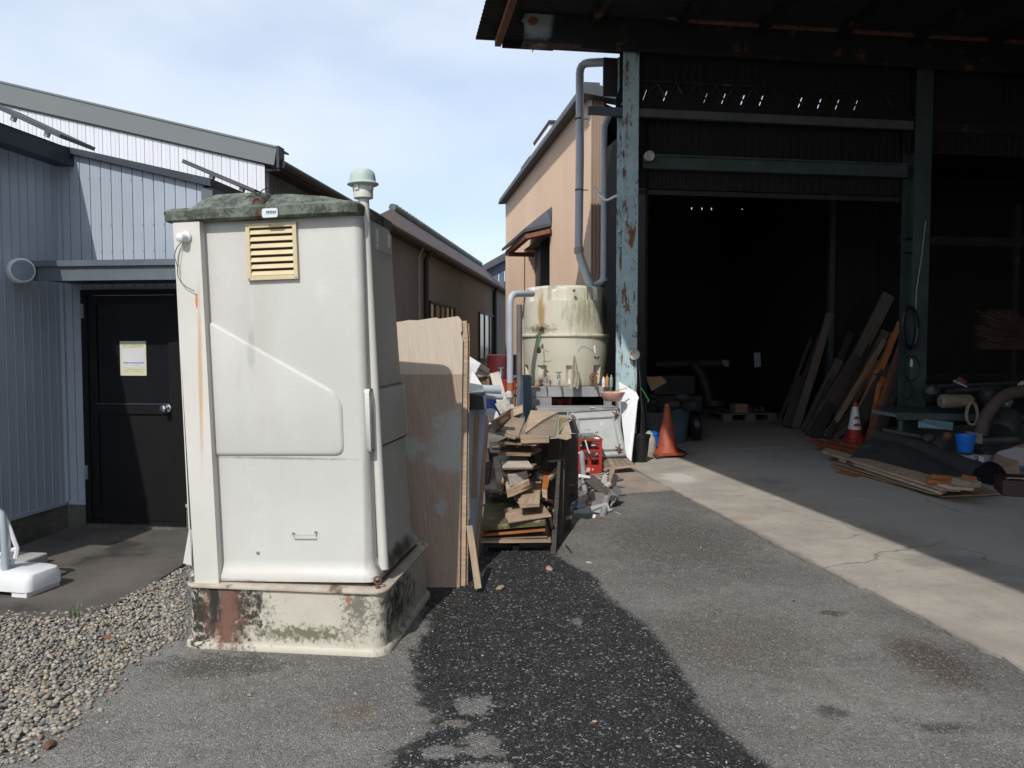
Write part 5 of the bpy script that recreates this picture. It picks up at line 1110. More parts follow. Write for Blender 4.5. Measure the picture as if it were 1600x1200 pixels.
crate(TC, cw, .36, hc, 'red bottle crate with a white round mark and leaves on it', mark=True)
crate(frame((us(860)+TS.translation.x, 11.95, zs-.19-.02), AB), .34, .3, .20, 'red crate seen through the gap of the sink stand')
crate(frame((P(786, 610, 11).x, 11.0, P(786, 610, 11).z-.0), 0), .17, .2, .14, 'small red crate behind the grey standpipe')
t2 = thing('drum', 'dark red drum in the gloom behind the chrome tap', 'drum', P(785, 600, 11.3)); g = MB(); g.lathe([(.22, 0), (.22, .38), (.2, .39)], 20, c=P(785, 596, 11.4)); g.build('body', mat('dark_red_drum', (.12, .01, .012), (.05, .008, .01), rough=.5), t2, smooth=True)
# leaves on the crate
m_leaf2 = mat('green_leaf', (.09, .16, .035), (.05, .10, .02), s=9, rough=.6, bump=0)
pt = thing('potted_weeds', 'black pot with green leaves sitting in the red crate', 'plant', TC @ Vector((.11, .1, hc)))
g = MB(TC); g.lathe([(.05, hc-.14), (.075, hc-.01), (.07, hc-.01), (.05, hc-.1)], 16, c=(.12, .07, 0)); g.build('pot', m_black, pt, smooth=True)
g = MB(TC)
for i in range(70):
    a = rnd(0, 6.3); r = rnd(0, .11); c = Vector((.10+r*math.cos(a)*1.2, .05+r*math.sin(a)*.5, hc+rnd(-.01, .035))) if i < 55 else Vector((.235+rnd(-.02, .03), .08, hc+.03+rnd(0, .055)))
    R = Euler((rnd(-1, 1), rnd(-1, 1), rnd(0, 6))).to_matrix(); s = rnd(.008, .02)
    g.add([c+R @ Vector(q_)*s for q_ in ((-1.6, 0, 0), (0, -.6, .1), (1.6, 0, 0), (0, .6, .1))], [(0, 1, 2, 3)])
tag(g.build('foliage', m_leaf2, pt))
t3 = sheet('crumpled_paper', [P(924, 687, 9.8), P(930, 682, 9.85), P(936, 683, 9.8), (P(938, 688, 9.75))], .05, m_whiteplastic, 'crumpled white paper on the right rim of the red crate', 'paper', bevel=.01)
pipe('cord', bendpts([P(914.5, 688, 9.72), P(917, 697, 9.68), P(919, 704, 9.66), P(921.5, 708.5, 9.65)], .05), .010, m_cream, label='pale rope end hanging down the front of the red crate', cat='rope')
bar('stick', P(903, 708.5, 9.6), P(911, 705, 9.6), .02, .02, m_cream, 'short pale stick poking out left of the red crate', 'stick')
# green cabinet and leaning freezer lid
m_cab = mat('rusty_pale_green_steel', (.36, .42, .30), (.30, .34, .24), s=4, rough=.6, world=True, stains=(((.30, .13, .06), 2.2, .48, .56, (1, 1, 1.5)), ((.15, .07, .04), 7, .6, .7)))
cb = thing('steel_cabinet', 'rusty pale green steel cabinet below the sink stand', 'cabinet', P(900, 690, 10.9))
TCb = frame((P(842, 650, 10.9).x, 10.9, 0), AB*.3); cx = lambda x, y=645: on(TCb, x, y, 1, 0).x; cz = lambda y: on(TCb, 900, y, 1, 0).z
g = MB(TCb); g.box(cx(850), cx(967), .02, .5, 0, cz(645)); g.build('body', m_cab, cb, bevel=.004)
g = MB(TCb); g.box(cx(840), cx(968), -.02, .55, cz(644), cz(638)); g.build('top', m_stand, cb, bevel=.004)
g = MB(TCb); g.box(cx(842), cx(848), .0, .05, 0, cz(645)); g.box(cx(842), cx(849), .06, .5, 0, cz(645)); g.build('side', m_cab, cb)
bar('bar', P(921, 636.5, 10.88), P(929, 637, 10.88), .03, .02, m_cream, 'small pale scraper on the cabinet top', 'scraper')
fl = thing('freezer_lid', 'grey metal lid with two latches leaning on the green cabinet', 'lid', P(930, 715, 10.2))
FL = lambda x, y, o_=0: P(x, y, 10.05+(715-y)*.0065+o_)
m_lid = mat('brushed_grey_lid', (.40, .41, .39), (.31, .32, .305), s=3, rough=.45, stains=(((.22, .2, .17), 6, .6, .72), ((.5, .5, .48), 4, .6, .7)))
sheet('panel', [FL(886, 642), FL(965, 637), FL(978, 712), FL(886, 719)], .04, m_lid, parent=fl, bevel=.004)
for nm, a, b in (('frame_bar', (886, 643.5), (965, 638.5)), ('frame_bar', (903, 654.5), (966, 651)), ('frame_bar', (889, 717), (978, 710.5)), ('frame_bar', (900, 704.5), (975, 702)), ('frame_bar', (887, 644), (889, 717)), ('frame_bar', (963, 640), (977, 710)), ('frame_bar', (903, 655), (906, 704)), ('frame_bar', (958, 652), (968, 702))):
    bar(nm, FL(*a, -.02), FL(*b, -.02), .022, .02, m_steel, parent=fl, up=(0, -1, 0), j=.001)
for x, y in ((962, 647), (967, 701), (894, 650)):
    c = FL(x, y, -.06); g = MB(); g.lathe([(.02, -.02), (.024, .03), (.01, .05)], 10, T=Matrix.Translation(c) @ Matrix.Rotation(math.radians(90), 4, 'X')); g.tube([c+Vector((-.05, -.02, .03)), c+Vector((.05, -.02, -.02))], .009, 6); g.tube([c+Vector((-.02, -.04, -.05)), c+Vector((.01, -.02, .06))], .009, 6); g.build('latch', m_rust if x > 900 else m_steel, fl, smooth=True)
sheet('grey_board', [P(898, 677, 9.9), P(928, 676, 9.95), P(926, 690, 9.9), P(900, 690, 9.9)], .01, m_steel, 'grey board behind the red crate top', 'board')
# white board leaning on the column
WB = lambda x, y, o_=0: P(x, y, 10.25+(720-y)*.006+o_)
sheet('white_board', [WB(967, 596, .25), WB(994, 613), WB(998, 621), WB(996, 626), WB(986, 721), WB(978, 712), WB(972, 660, .1)], .012, m_whiteplastic, 'bent white board leaning on the foot of the rusty teal column', 'board', bevel=.002)
# washbasin on the cabinet corner
wb = thing('basin', 'pink plastic basin with a yellow scoop at the cabinet corner', 'basin', P(957, 626, 10.75)); c = P(957, 626.5, 10.7)
g = MB(); g.lathe([(.10, 0), (.12, .01), (.155, .085), (.172, .115), (.172, .12), (.15, .112), (.115, .02), (.001, .015)], 32, c=c, cap=False); g.build('bowl', mat('pink_plastic', (.62, .36, .29), (.55, .32, .26), rough=.45, bump=0), wb, smooth=True)
bar('scoop', P(955, 613, 10.7), P(980, 606, 10.75), .03, .012, mat('yellow_plastic', (.62, .36, .04), rough=.4, bump=0), 'yellow scoop lying across the pink basin', 'scoop', bevel=.004)
# low slatted step and ground board
dk = thing('slatted_step', 'low slatted wooden step at the foot of the grey lid', 'step', G(965, 728, .03))
for i in range(5):
    t0, t1 = i/5+.01, (i+1)/5-.012; l = lambda a, b, t: a.lerp(b, t)
    a, b, c, d = P(941, 716, 10.05), P(976, 713, 10.2), P(992, 725, 9.75), P(944, 730, 9.62)
    sheet('slat', [l(a, b, t0), l(a, b, t1), l(d, c, t1), l(d, c, t0)], .02, m_wood3, parent=dk)
sheet('frame_board', [P(944, 731, 9.61), P(990, 726, 9.74), P(987, 730, 9.72), P(945, 736, 9.60)], .03, m_ply, parent=dk)
sheet('ground_board', [G(922, 742, .02), G(984, 731, .02), G(1049, 765, .02), G(925, 773, .02)], .016, mat('trampled_plywood', (.33, .27, .22), (.25, .20, .16), s=3, rough=.9, stains=(((.42, .38, .34), 4, .6, .7),)), 'worn plywood sheet lying flat on the ground before the step', 'plywood sheet')

m_scrapt = mat('scuffed_grey_tube', (.30, .31, .31), (.2, .2, .2), s=8, rough=.6)
# ---------------------------------------------------------------- scrap metal heap
GS = 'metal and plastic scrap heap'
def sc(lab, a, b, r, m, rnd_=True, name='scrap_bar'):
    if rnd_:
        g = MB(); g.tube([P(*a), P(*b)], r, 10); return tag(g.build(name, m, smooth=True), lab, 'scrap', GS)
    return bar(name, P(*a), P(*b), r[0], r[1], m, lab, 'scrap', GS, up=(0, -1, .4))
sc('long grey tube standing before the red crate', (909, 709, 8.9), (914, 770, 8.2), .030, m_scrapt)
sc('grey tube continuing down to the right from the standing one', (914, 772, 8.2), (927, 797, 7.7), .026, m_scrapt)
sc('flat grey bar lying across the front of the scrap heap', (898, 805, 7.45), (951, 792, 7.5), (.085, .03), mat('galvanised_bar', (.36, .37, .37), (.27, .28, .28), s=5, rough=.5), False)
sc('grey tube leaning under the right end of the flat bar', (941, 810, 7.3), (948, 778, 7.7), .032, m_scrapt)
sc('grey tube at the left end of the flat bar', (888, 808, 7.4), (899, 784, 7.7), .030, m_steel)
sc('dark brown plank across the top of the scrap heap', (918, 746, 8.3), (955, 777, 7.8), (.11, .03), m_dkwood, False)
sc('thin wooden stick standing at the right of the heap', (957, 731, 8.6), (953, 758, 8.2), (.05, .04), m_wood1, False)
sc('short dark stick beside the thin standing one', (961, 744, 8.4), (957, 762, 8.1), (.06, .04), m_dkwood, False)
sc('rusty channel bracket lying in front of the heap', (929, 817, 7.2), (949, 819, 7.2), (.10, .05), m_rust, False)
sc('pale pipe elbow near the heap top', (944, 752, 8.2), (946, 746, 8.35), .035, m_cream)
sc('second pale pipe stub just below the elbow', (945, 763, 8.0), (952, 757, 8.1), .03, m_cream)
sc('square steel tube end at the right of the heap', (956, 776, 7.75), (964, 768, 7.9), (.09, .09), m_steel, False)
sc('dark tube end under the square tube', (956, 779, 7.7), (963, 778, 7.75), .03, m_dkwood)
sc('grey plate leaning at the heap centre', (936, 771, 7.9), (938, 793, 7.6), (.17, .02), mat('grey_brown_plate', (.22, .2, .18), (.15, .135, .12), rough=.7), False)
sc('smaller grey plate left of the centre one', (913, 778, 7.9), (914, 795, 7.6), (.15, .02), m_steel, False)
sc('thin white strip bent over the standing tube', (905, 743, 8.2), (922, 746, 8.25), (.03, .01), m_whiteplastic, False)
sc('angle iron lying low in the heap', (903, 791, 7.6), (925, 796, 7.5), (.05, .02), m_steel, False)
sc('rusty strip in the middle of the heap', (918, 780, 7.7), (921, 799, 7.5), (.05, .02), m_rust, False)
sc('small rusty piece on the ground left of the heap', (888, 817, 7.15), (902, 820, 7.1), (.05, .03), m_rust, False)
sc('white stub on the ground by the bracket', (927, 812, 7.25), (929, 806, 7.3), .018, m_whiteplastic)
for i in range(85):
    x, y = rnd(900, 962), 0; y = rnd(738, 800); D = 1.6*F/(max(y, 740)-540)*1.0; D = min(D-.15, 8.6); D = max(7.4, D)
    a = P(x, y, D); b = a+Vector((rnd(-.12, .12), rnd(-.1, .1), rnd(-.08, .08))); m = random.choice([m_steel, m_scrapt, m_cream, m_rust, m_scrapt, m_steel, m_dkwood, m_wood1])
    lab = 'small loose piece of pipe or metal in the scrap heap by the red crate'
    bar('scrap_piece', a, b, rnd(.010, .045), rnd(.008, .02), m, lab, 'scrap', 'small loose pieces of the scrap heap')
# ---------------------------------------------------------------- clutter left of the tank
pipe('standpipe', bendpts([G(797, 672, 0)*0+P(797, 650, 11), P(797, 600, 11), P(797, 459, 11), P(832, 459, 11.4)], .14), .047, m_pvc, None, 12, label='grey standpipe with elbow running into the top of the water tank', cat='pipe')
pipe('clay_pipe', [P(797, 598, 11), P(797, 660, 11)], .052, mat('orange_clay', (.40, .15, .07), (.3, .12, .06), rough=.7), None, 12, label='orange clay sleeve round the foot of the standpipe', cat='pipe')
pipe('steel_post', [P(811.5, 476, 10.9), P(811.5, 645, 10.9)], .04, mat('dark_steel_post', (.16, .15, .15), (.12, .11, .11), s=3, rough=.5), None, 12, label='dark steel post standing left of the water tank', cat='post')
sheet('navy_board', [P(817, 587, 10.9), P(830, 586, 11.2), P(831, 640, 11.0), P(818, 652, 10.7)], .04, m_navyboard, 'dark navy board standing between steel post and sink stand', 'board')
sheet('grey_sheet', [P(800, 561, 12.5), P(808, 561, 12.5), P(809, 586, 12.5), P(799, 586, 12.5)], .02, m_canopy, 'blue-grey sheet standing between standpipe and steel post', 'sheet')
pipe('cross_pipe', [P(801, 590, 11), P(830, 588, 11.2)], .03, m_steel, None, 8, label='short horizontal galvanised pipe between standpipe and tank', cat='pipe')
fr = thing('wooden_rack', 'light slatted wooden frame behind the steel post', 'frame', P(806, 630, 11.1))
for x in (801, 805, 809, 815): bar('slat', P(x, 598, 11.2), P(x, 645, 11.1), .02, .02, m_wood1, parent=fr)
for y in (597, 606, 618): bar('rail', P(800, y, 11.15), P(816, y+1, 11.15), .03, .03, m_wood1, parent=fr)
bar('plank', P(773, 583, 7.9), P(787, 640, 7.5), .10, .03, m_paleboard, 'pale thin plank leaning above the scrap pile by the chrome tap', 'plank', up=(0, -1, .2))
bar('plank', P(784, 630, 7.4), P(793, 645, 7.3), .12, .06, mat('torn_foam', (.5, .46, .40), (.3, .27, .23), s=30, rough=.95, bump=.02), 'torn pale foam lump at the foot of the leaning thin plank', 'foam lump', up=(0, -1, .2))
t = thing('wooden_box', 'open wooden box of wood chips behind the foam sheet', 'box', P(758, 600, 8)); 
sheet('side', [P(745, 587, 7.9), P(763, 588, 7.9), P(764, 606, 7.9), P(752, 606, 7.9)], .03, mat('wood_chips', (.28, .18, .11), (.05, .03, .02), s=45, rough=.95, bump=.01), parent=t); sheet('side', [P(764, 588, 7.88), P(772, 587, 8.0), P(772, 606, 8), P(765, 606, 7.88)], .03, m_wood2, parent=t); bar('rim', P(745, 586.5, 7.85), P(773, 586.5, 7.9), .03, .02, m_wood1, parent=t)
t = thing('blue_tub', 'dark blue tub half hidden behind the tubes on the pile', 'tub', P(767, 645, 7.6)); g = MB(); g.lathe([(.10, -.13), (.125, .12), (.13, .12), (.13, .13), (.11, .13)], 20, c=P(768, 634, 7.8)); g.build('body', mat('dark_blue_plastic', (.015, .03, .14), rough=.4, bump=0), t, smooth=True)
t = thing('brown_tub', 'dark reddish tub right of the dark blue tub', 'tub', P(780, 645, 7.8)); g = MB(); g.lathe([(.06, -.1), (.08, .12), (.085, .12), (.07, .13)], 16, c=P(779, 636, 7.95)); g.build('body', mat('dark_red_plastic', (.09, .03, .02), rough=.5, bump=0), t, smooth=True)
t = thing('metal_can', 'scuffed metal can lying left of the upper boards', 'can', P(768, 655, 7.1)); g = MB(); g.lathe([(.075, -.06), (.08, .06), (.06, .062)], 16, T=Matrix.Translation(P(766, 654, 7.0)) @ Matrix.Rotation(math.radians(70), 4, 'X')); g.build('body', m_steel, t, smooth=True)
for i, (x, y, s) in enumerate(((795, 618, .05), (793, 628, .05), (798, 640, .06), (790, 636, .04), (800, 650, .06))):
    g = MB(); c = P(x, y, 8.4); g.lathe([(s*.5, -s), (s, -s*.3), (s*.8, s*.6), (s*.3, s)], 7, c=c); tag(g.build('rubble_lump', m_steel if i % 2 else m_cream, smooth=False), 'small grubby lump of scrap between the scrap pile and the slatted frame', 'scrap', 'grubby lumps behind the scrap pile')
# ---------------------------------------------------------------- by the shed's left column
def cone(loc, H, m, lab, bands=False, plinth=True):
    t = thing('traffic_cone', lab, 'traffic cone', loc, 'traffic cones in the shed'); R = .17*H/.7; k = 24
    z = .03 if plinth else .02
    g = MB(); g.lathe([(R, z), (R*.97, z+.02), (R*.85, z+.04), (R*.80, z+.05), (R*.22, H*.96), (R*.17, H), (R*.1, H)], k, c=loc); c = g.build('cone_body', m, t, smooth=True)
    g = MB(frame(loc, -12)); g.loft([rrect(-R*1.15, R*1.15, -R*1.15, R*1.15, .05, 0), rrect(-R*1.15, R*1.15, -R*1.15, R*1.15, .05, .022), rrect(-R*1.02, R*1.02, -R*1.02, R*1.02, .05, .032)]); g.build('cone_base', m, t)
    if bands:
        rr = lambda zz: R*.80+(R*.22-R*.80)*(zz-z-.05)/(H*.96-z-.05)+.003
        g = MB(); zs_ = [H*.44, H*.55, H*.66, H*.78, H*.90]; g.lathe([(rr(H*.34), H*.34)]+[(rr(q), q) for q in zs_], k, c=loc, cap=False); b = g.build('reflective_sleeve', m_whiteplastic, t, smooth=True)
        for zz in (H*.45, H*.62):
            g = MB(); th = [math.radians(-90+a) for a in (-38, -25, -12, 0, 12, 25, 38)]; hh = [0, .022, .030, .032, .030, .022, 0]; r = rr(zz)+.003
            up = [(loc[0]+r*math.cos(a), loc[1]+r*math.sin(a), loc[2]+zz+h) for a, h in zip(th, hh)]; dn = [(loc[0]+r*math.cos(a), loc[1]+r*math.sin(a), loc[2]+zz-h) for a, h in zip(th, hh)]
            g.add(up+dn, [(i, i+1, i+8, i+7) for i in range(6)]); g.build('red_patch', m_orange, b)
    return t
zf_ = .016
c = G(1042, 709, .05); cone(tuple(c), .72, m_orange, 'plain faded orange traffic cone by the left teal column')
pl = sheet('wooden_pallet_piece', [G(1012, 700, .05), G(1050, 694, .05), G(1073, 707, .05), G(1025, 714, .05)], .04, m_dkwood, 'square dark wooden base under the plain orange cone', 'board')
c = G(1335, 692, zf_); cone((c.x, c.y, zf_), .66, mat('clean_red_rubber', (.45, .03, .03), (.35, .025, .025), rough=.5), 'red traffic cone with white sleeve in front of the leaning planks', True)
def bin_(px, py, r0, r1, h, m, lab, nm='waste_bin', cat='bin', D=None, lip=True):
    c = G(px, py, zf_) if D is None else P(px, py, D); t = thing(nm, lab, cat, c); g = MB()
    g.lathe([(r0, 0), (r1, h), (r1*1.07, h), (r1*1.07, h-.03 if lip else h-.01), (r1*1.08, h+.012), (r1*.95, h+.01), (r0*.95, .03), (.001, .02)], 28, c=c, cap=False); g.build('tub', m, t, smooth=True); return t, c
bin_(1000, 721, .095, .13, .36, m_black, 'black plastic bin just behind the white leaning board')
bin_(1014, 692, .21, .29, .50, mat('grey_bin', (.12, .13, .13), (.08, .085, .085), rough=.55), 'large grey bin behind the blue bucket and the orange cone')
bin_(1052, 690, .20, .27, .55, mat('dull_blue_bin', (.06, .10, .13), (.04, .07, .09), rough=.55), 'dull blue bin behind the orange cone top')
t, c = bin_(1023, 707, .06, .085, .20, m_blue, 'bright blue bucket tilted beside the orange cone', 'bucket', 'bucket', D=None)
for ch in t.children: ch.location.z += .10
bar('crate', G(1016, 708, zf_)+Vector((0, 0, .05)), G(1029, 707, zf_)+Vector((0, 0, .05)), .14, .10, m_dark, 'low dark box under the bright blue bucket', 'box')
g = MB(); c = G(1014, 712, zf_); g.lathe([(.08, 0), (.10, .10), (.09, .25), (.05, .33), (.02, .36)], 12, c=c); tag(g.build('plastic_bag', mat('pale_bag', (.42, .40, .33), (.3, .29, .24), s=20, rough=.6, bump=.01), smooth=True), 'knotted pale plastic bag between the black bin and blue bucket', 'bag')
sheet('cardboard_sheet', [P(1008, 587, 11.9), P(1019, 589, 11.9), P(1034, 588, 12), P(1042, 597, 12), P(1018, 611, 11.8)], .01, m_card, 'brown cardboard piece above the bins inside the shed', 'cardboard')
g = MB(); c = G(1075, 690, zf_); g.lathe([(.05, .02), (.2, .02), (.26, .08), (.26, .16), (.2, .2), (.05, .2)], 24, T=Matrix.Translation((c.x, c.y+.1, .27)) @ Matrix.Rotation(math.radians(80), 4, 'Y')); tag(g.build('tyre', m_black, smooth=True), 'black tyre standing behind the dull blue bin', 'tyre')
for i in range(7):
    x, y, D = rnd(1005, 1075), rnd(618, 640), rnd(12.2, 13); g = MB(); c = P(x, y, D); s = rnd(.08, .18)
    g.lathe([(s*.6, -s*.5), (s, -s*.1), (s*.8, s*.4), (s*.3, s*.6)], 8, c=c); tag(g.build('sack', mat('dark_sack', (.04, .045, .05), rough=.9) if i == 0 else bpy.data.materials['dark_sack'], smooth=True), 'dark crumpled sack heaped behind the bins', 'sack', 'dark sacks behind the bins')
# pallet with odds and ends, and machines in the gloom
pt = thing('plastic_pallet', 'grey plastic pallet with a carton on it deep inside the shed', 'pallet', G(1175, 664, zf_)); c0, c1 = G(1130, 659, zf_), G(1224, 661, zf_); Tq = frame((c0.x, c0.y, zf_), AB); W = (c1-c0).length
m_pal = mat('grey_pallet', (.15, .155, .14), (.11, .115, .105), rough=.7)
for a, b in ((0, .17), (.42, .60), (.83, 1)): 
    g = MB(Tq); g.prism([(W*a, 0), (W*b, 0), (W*b, .14), (W*a, .14)], 0, .14); g.build('block', m_pal, pt)
g = MB(Tq); g.box(-.02, W+.02, -.01, 1.0, .141, .17); g.build('deck', m_pal, pt, bevel=.01); g = MB(Tq); g.box(0, W, -.005, .1, -.0, .012); g.build('skid', m_pal, pt)
t = thing('carton', 'small brown carton standing on the grey pallet', 'carton', Tq @ Vector((W*.28, .15, .171))); g = MB(Tq); g.box(W*.27, W*.50, .12, .4, .171, .36); g.build('box', m_card, t, bevel=.005); g = MB(Tq); g.box(W*.37, W*.40, .115, .1195, .171, .36); g.build('tape', m_wood1, t)
m_gloom = mat('gloomy_metal', (.05, .05, .05), (.03, .03, .03), s=5, rough=.5)
for i, (x, s) in enumerate(((.6, .09), (.72, .07), (.85, .08))):
    g = MB(Tq); g.lathe([(s, 0), (s*1.1, s), (s*.6, s*1.6)], 12, c=(W*x, .3, .171)); tag(g.build('metal_part', m_gloom, smooth=True), ['dark round casting right of the carton on the pallet', 'middle dark casting on the pallet, smallest of three', 'dark casting at the right end of the pallet'][i], 'machine part')
mc = thing('machine', 'dark workshop machine with paper tags standing behind the pallet', 'machine', Tq @ Vector((W*.2, 1.6, 0)))
g = MB(Tq); g.box(-1.1, .2, 1.6, 2.6, 0, .45); g.box(-.9, .1, 1.8, 2.4, .45, .9); g.build('bed', m_gloom, mc, bevel=.02)
g = MB(Tq); g.tube(bendpts([(.5, 1.9, .2), (.35, 1.9, .8), (.05, 1.9, 1.2)], .2), .12, 10); g.tube([(-.8, 2, 1.15), (1.0, 2, 1.18)], .10, 10); g.lathe([(.3, 0), (.3, .12)], 20, c=(.6, 1.9, .2)); g.build('arm', m_gloom, mc, smooth=True)
def dks(nm, pts, m, lab, cat): return sheet(nm, [P(*p) for p in pts], .004, m, lab, cat)
m_tag = mat('pale_blue_paper', (.16, .18, .21), rough=.7, bump=0)
dks('paper', [(1178, 551, 14.8), (1188, 551, 14.8), (1189, 573, 14.8), (1179, 574, 14.8)], m_tag, 'pale paper hanging on the dark machine, rightmost of two', 'paper'); dks('paper', [(1128, 562, 14.6), (1138, 563, 14.6), (1139, 573, 14.6), (1130, 572, 14.6)], m_gloom, 'smaller dim paper on the dark machine', 'paper')
# leaning planks
GL = 'planks leaning at the right side of the opening'
def lp(lab, a, b, w_, t_, m): return bar('leaning_plank', G(a[0], a[1], .03) if len(a) == 2 else P(*a), P(*b), w_, t_, m, lab, 'plank', GL, up=(0, -1, .3))
lp('thin dark pole leftmost of the planks leaning by the inner post', (1214, 664), (1293, 463, 16.2), .06, .04, m_dkwood)
lp('dark lath right next to the leftmost pole', (1226, 667), (1297, 478, 15.9), .07, .04, m_dkwood)
lp('grey plank leaning on the narrow teal door post', (1243, 669), (1297, 490, 15.1), .15, .04, m_wood4)
lp('low dark board between the poles and the grey timbers', (1236, 668), (1258, 590, 15.4), .35, .03, m_dkwood)
lp('dark grey timber leaning in front of the side sheet', (1257, 672), (1311, 562, 14.5), .16, .10, m_wood4)
lp('broad weathered grey timber, tallest of the leaning planks', (1279, 676), (1388, 461, 14.6), .22, .09, m_wood4)
lp('split dark board behind the timbers', (1268, 680), (1346, 552, 14.4), .30, .05, m_dkwood)
lp('brown thin batten under the broad timber', (1290, 684), (1382, 530, 13.6), .09, .06, m_wood2)
lp('grey squared timber resting low, left of the red cone', (1287, 682), (1345, 634, 13.6), .15, .12, m_wood4)
lp('second low grey timber touching the red cone', (1303, 685), (1340, 655, 13.5), .09, .10, m_wood4)
lp('short grey timber standing in the middle of the planks', (1306, 680), (1383, 518, 14.1), .14, .08, m_wood4)
lp('orange board leaning, the lower one with broad face', (1305, 678), (1371, 563, 13.9), .12, .03, m_orwood)
lp('long thin orange lath reaching highest to the teal column', (1336, 680), (1406, 503, 13.4), .09, .03, m_orwood)
lp('orange batten crossing behind the red cone', (1340, 680), (1382, 586, 13.3), .09, .04, m_orwood)
lp('forked orange batten right of the red cone', (1356, 688), (1374, 598, 12.7), .06, .03, m_orwood)
lp('brown board beside the forked orange batten', (1354, 690), (1416, 516, 12.6), .09, .03, m_rustwood)
lp('dark board just left of the second teal column', (1372, 692), (1424, 520, 12.3), .12, .03, m_dkwood)
lp('dark slim board between the post and the broad timber', (1262, 680), (1330, 520, 15.2), .12, .04, m_dkwood)
lp('dark slim batten left of the orange board', (1292, 686), (1358, 540, 14.4), .08, .04, m_dkwood)
lp('brown slim batten just left of the long orange lath', (1322, 686), (1396, 520, 13.8), .07, .04, m_wood2)
lp('dark broad board behind the red cone', (1325, 690), (1390, 570, 13.6), .20, .03, m_dkwood)
lp('second brown board right of the red cone', (1364, 690), (1408, 560, 12.6), .10, .04, m_wood4)
lp('short dark board stub at the foot of the planks', (1270, 684), (1300, 630, 14.0), .20, .05, m_dkwood)
bar('strap', P(1367, 585, 12.4), P(1384, 588, 12.4), .06, .02, m_black, 'black strap holding the orange battens', 'strap')
# stack on the floor
FS = 'boards stacked flat on the shed floor'
def fl_(lab, pts, z, t_, m, nm='floor_board', **k): return sheet(nm, [G(x, y, z) for x, y in pts], t_, m, lab, 'board', FS, **k)
m_plyd = wood('dirty_tan_plywood', (.34, .24, .155), (.26, .18, .115), vary=.1)
fl_('wide tan plywood sheet lowest in the floor stack', [(1297, 727), (1395, 705), (1562, 771), (1472, 775)], .045, .015, m_plyd)
fl_('second tan sheet with a shorter front edge', [(1300, 721), (1395, 700), (1520, 752), (1468, 771), (1455, 770)], .075, .015, m_plyd)
fl_('long pale batten reaching from left to the orange blocks', [(1284, 704), (1292, 700), (1512, 757), (1500, 764), (1470, 762)], .16, .03, m_wood1)
fl_('narrow tan board between sheet and batten', [(1310, 716), (1322, 712), (1480, 764), (1471, 769)], .12, .03, m_wood1)
for i, (a, b, w_) in enumerate((((1269, 689), (1345, 707), .13), ((1283, 696), (1352, 712), .12), ((1296, 689), (1350, 700), .10), ((1305, 699), (1342, 709), .10))):
    bar('red_batten', G(*a, .15-.03*(i % 2)), G(*b, .17-.03*(i % 2)), w_, .045, wood('red_brown_batten', (.34, .085, .03), (.18, .05, .02)) if i == 0 else bpy.data.materials['red_brown_batten'], ['reddish batten farthest left in the floor stack', 'reddish batten nearest to the viewer in the floor stack', 'reddish batten behind, beside the red cone base', 'short reddish batten in the middle of its bundle'][i], 'batten', FS)
sheet('thin_shaving', [G(1303, 737, .02), G(1315, 735, .02), G(1345, 744, .02), G(1338, 746, .02)], .003, m_orwood, 'thin orange board scrap lying on the floor before the stack', 'board scrap')
# roofing felt
def felt(lab, pts, N_, bend, t_=.012):
    return sheet('roofing_felt', [P(*p) for p in pts], t_, m_felt, lab, 'roofing felt', 'roofing felt', sub=N_, bend=bend)
felt('creased charcoal felt sheet draped over the floor boards', [(1352, 688, 10.9), (1440, 704, 10.6), (1512, 748, 9.0), (1322, 722, 9.9)], 20, .09)
felt('second felt sheet lying toward the dark roll end', [(1400, 700, 10.7), (1470, 706, 10.3), (1552, 742, 9.2), (1480, 750, 9.0)], 16, -.07)
g = MB(); g.tube([P(1368, 680, 11.2), P(1440, 702, 10.5), P(1500, 728, 9.7), P(1552, 750, 9.0)], [.09, .11, .13, .16], 16); tag(g.build('felt_roll', m_felt, smooth=True), 'long charcoal felt roll lying at the back of the stack', 'roll')
g = MB(); c = P(1541, 747, 8.95); g.lathe([(.05, -.01), (.15, -.01), (.165, .12), (.05, .12)], 20, T=Matrix.Translation(c) @ Matrix.Rotation(math.radians(75), 4, 'Y') @ Matrix.Rotation(math.radians(-25), 4, 'X')); tag(g.build('roll_end', m_black, smooth=True), 'black open end of the felt roll by the tan sheet corner', 'roll')
for i, (p, q_, w_, h_, m) in enumerate((((1448, 752), (1478, 756), .12, .06, m_orwood), ((1460, 745), (1488, 748), .10, .05, m_orwood), ((1494, 750), (1524, 758), .16, .06, m_wood1), ((1508, 746), (1522, 748), .08, .05, m_orwood), ((1476, 760), (1510, 762), .2, .03, m_wood1))):
    bar('wood_block', G(*p, .19), G(*q_, .17), w_, h_, m, ['lower orange block lying in front of the felt', 'upper orange block half under the felt', 'pale block with orange cut end right of the blocks', 'small orange block at the felt roll', 'flat pale block at the front corner of the stack'][i], 'wood block', 'blocks on the floor stack')
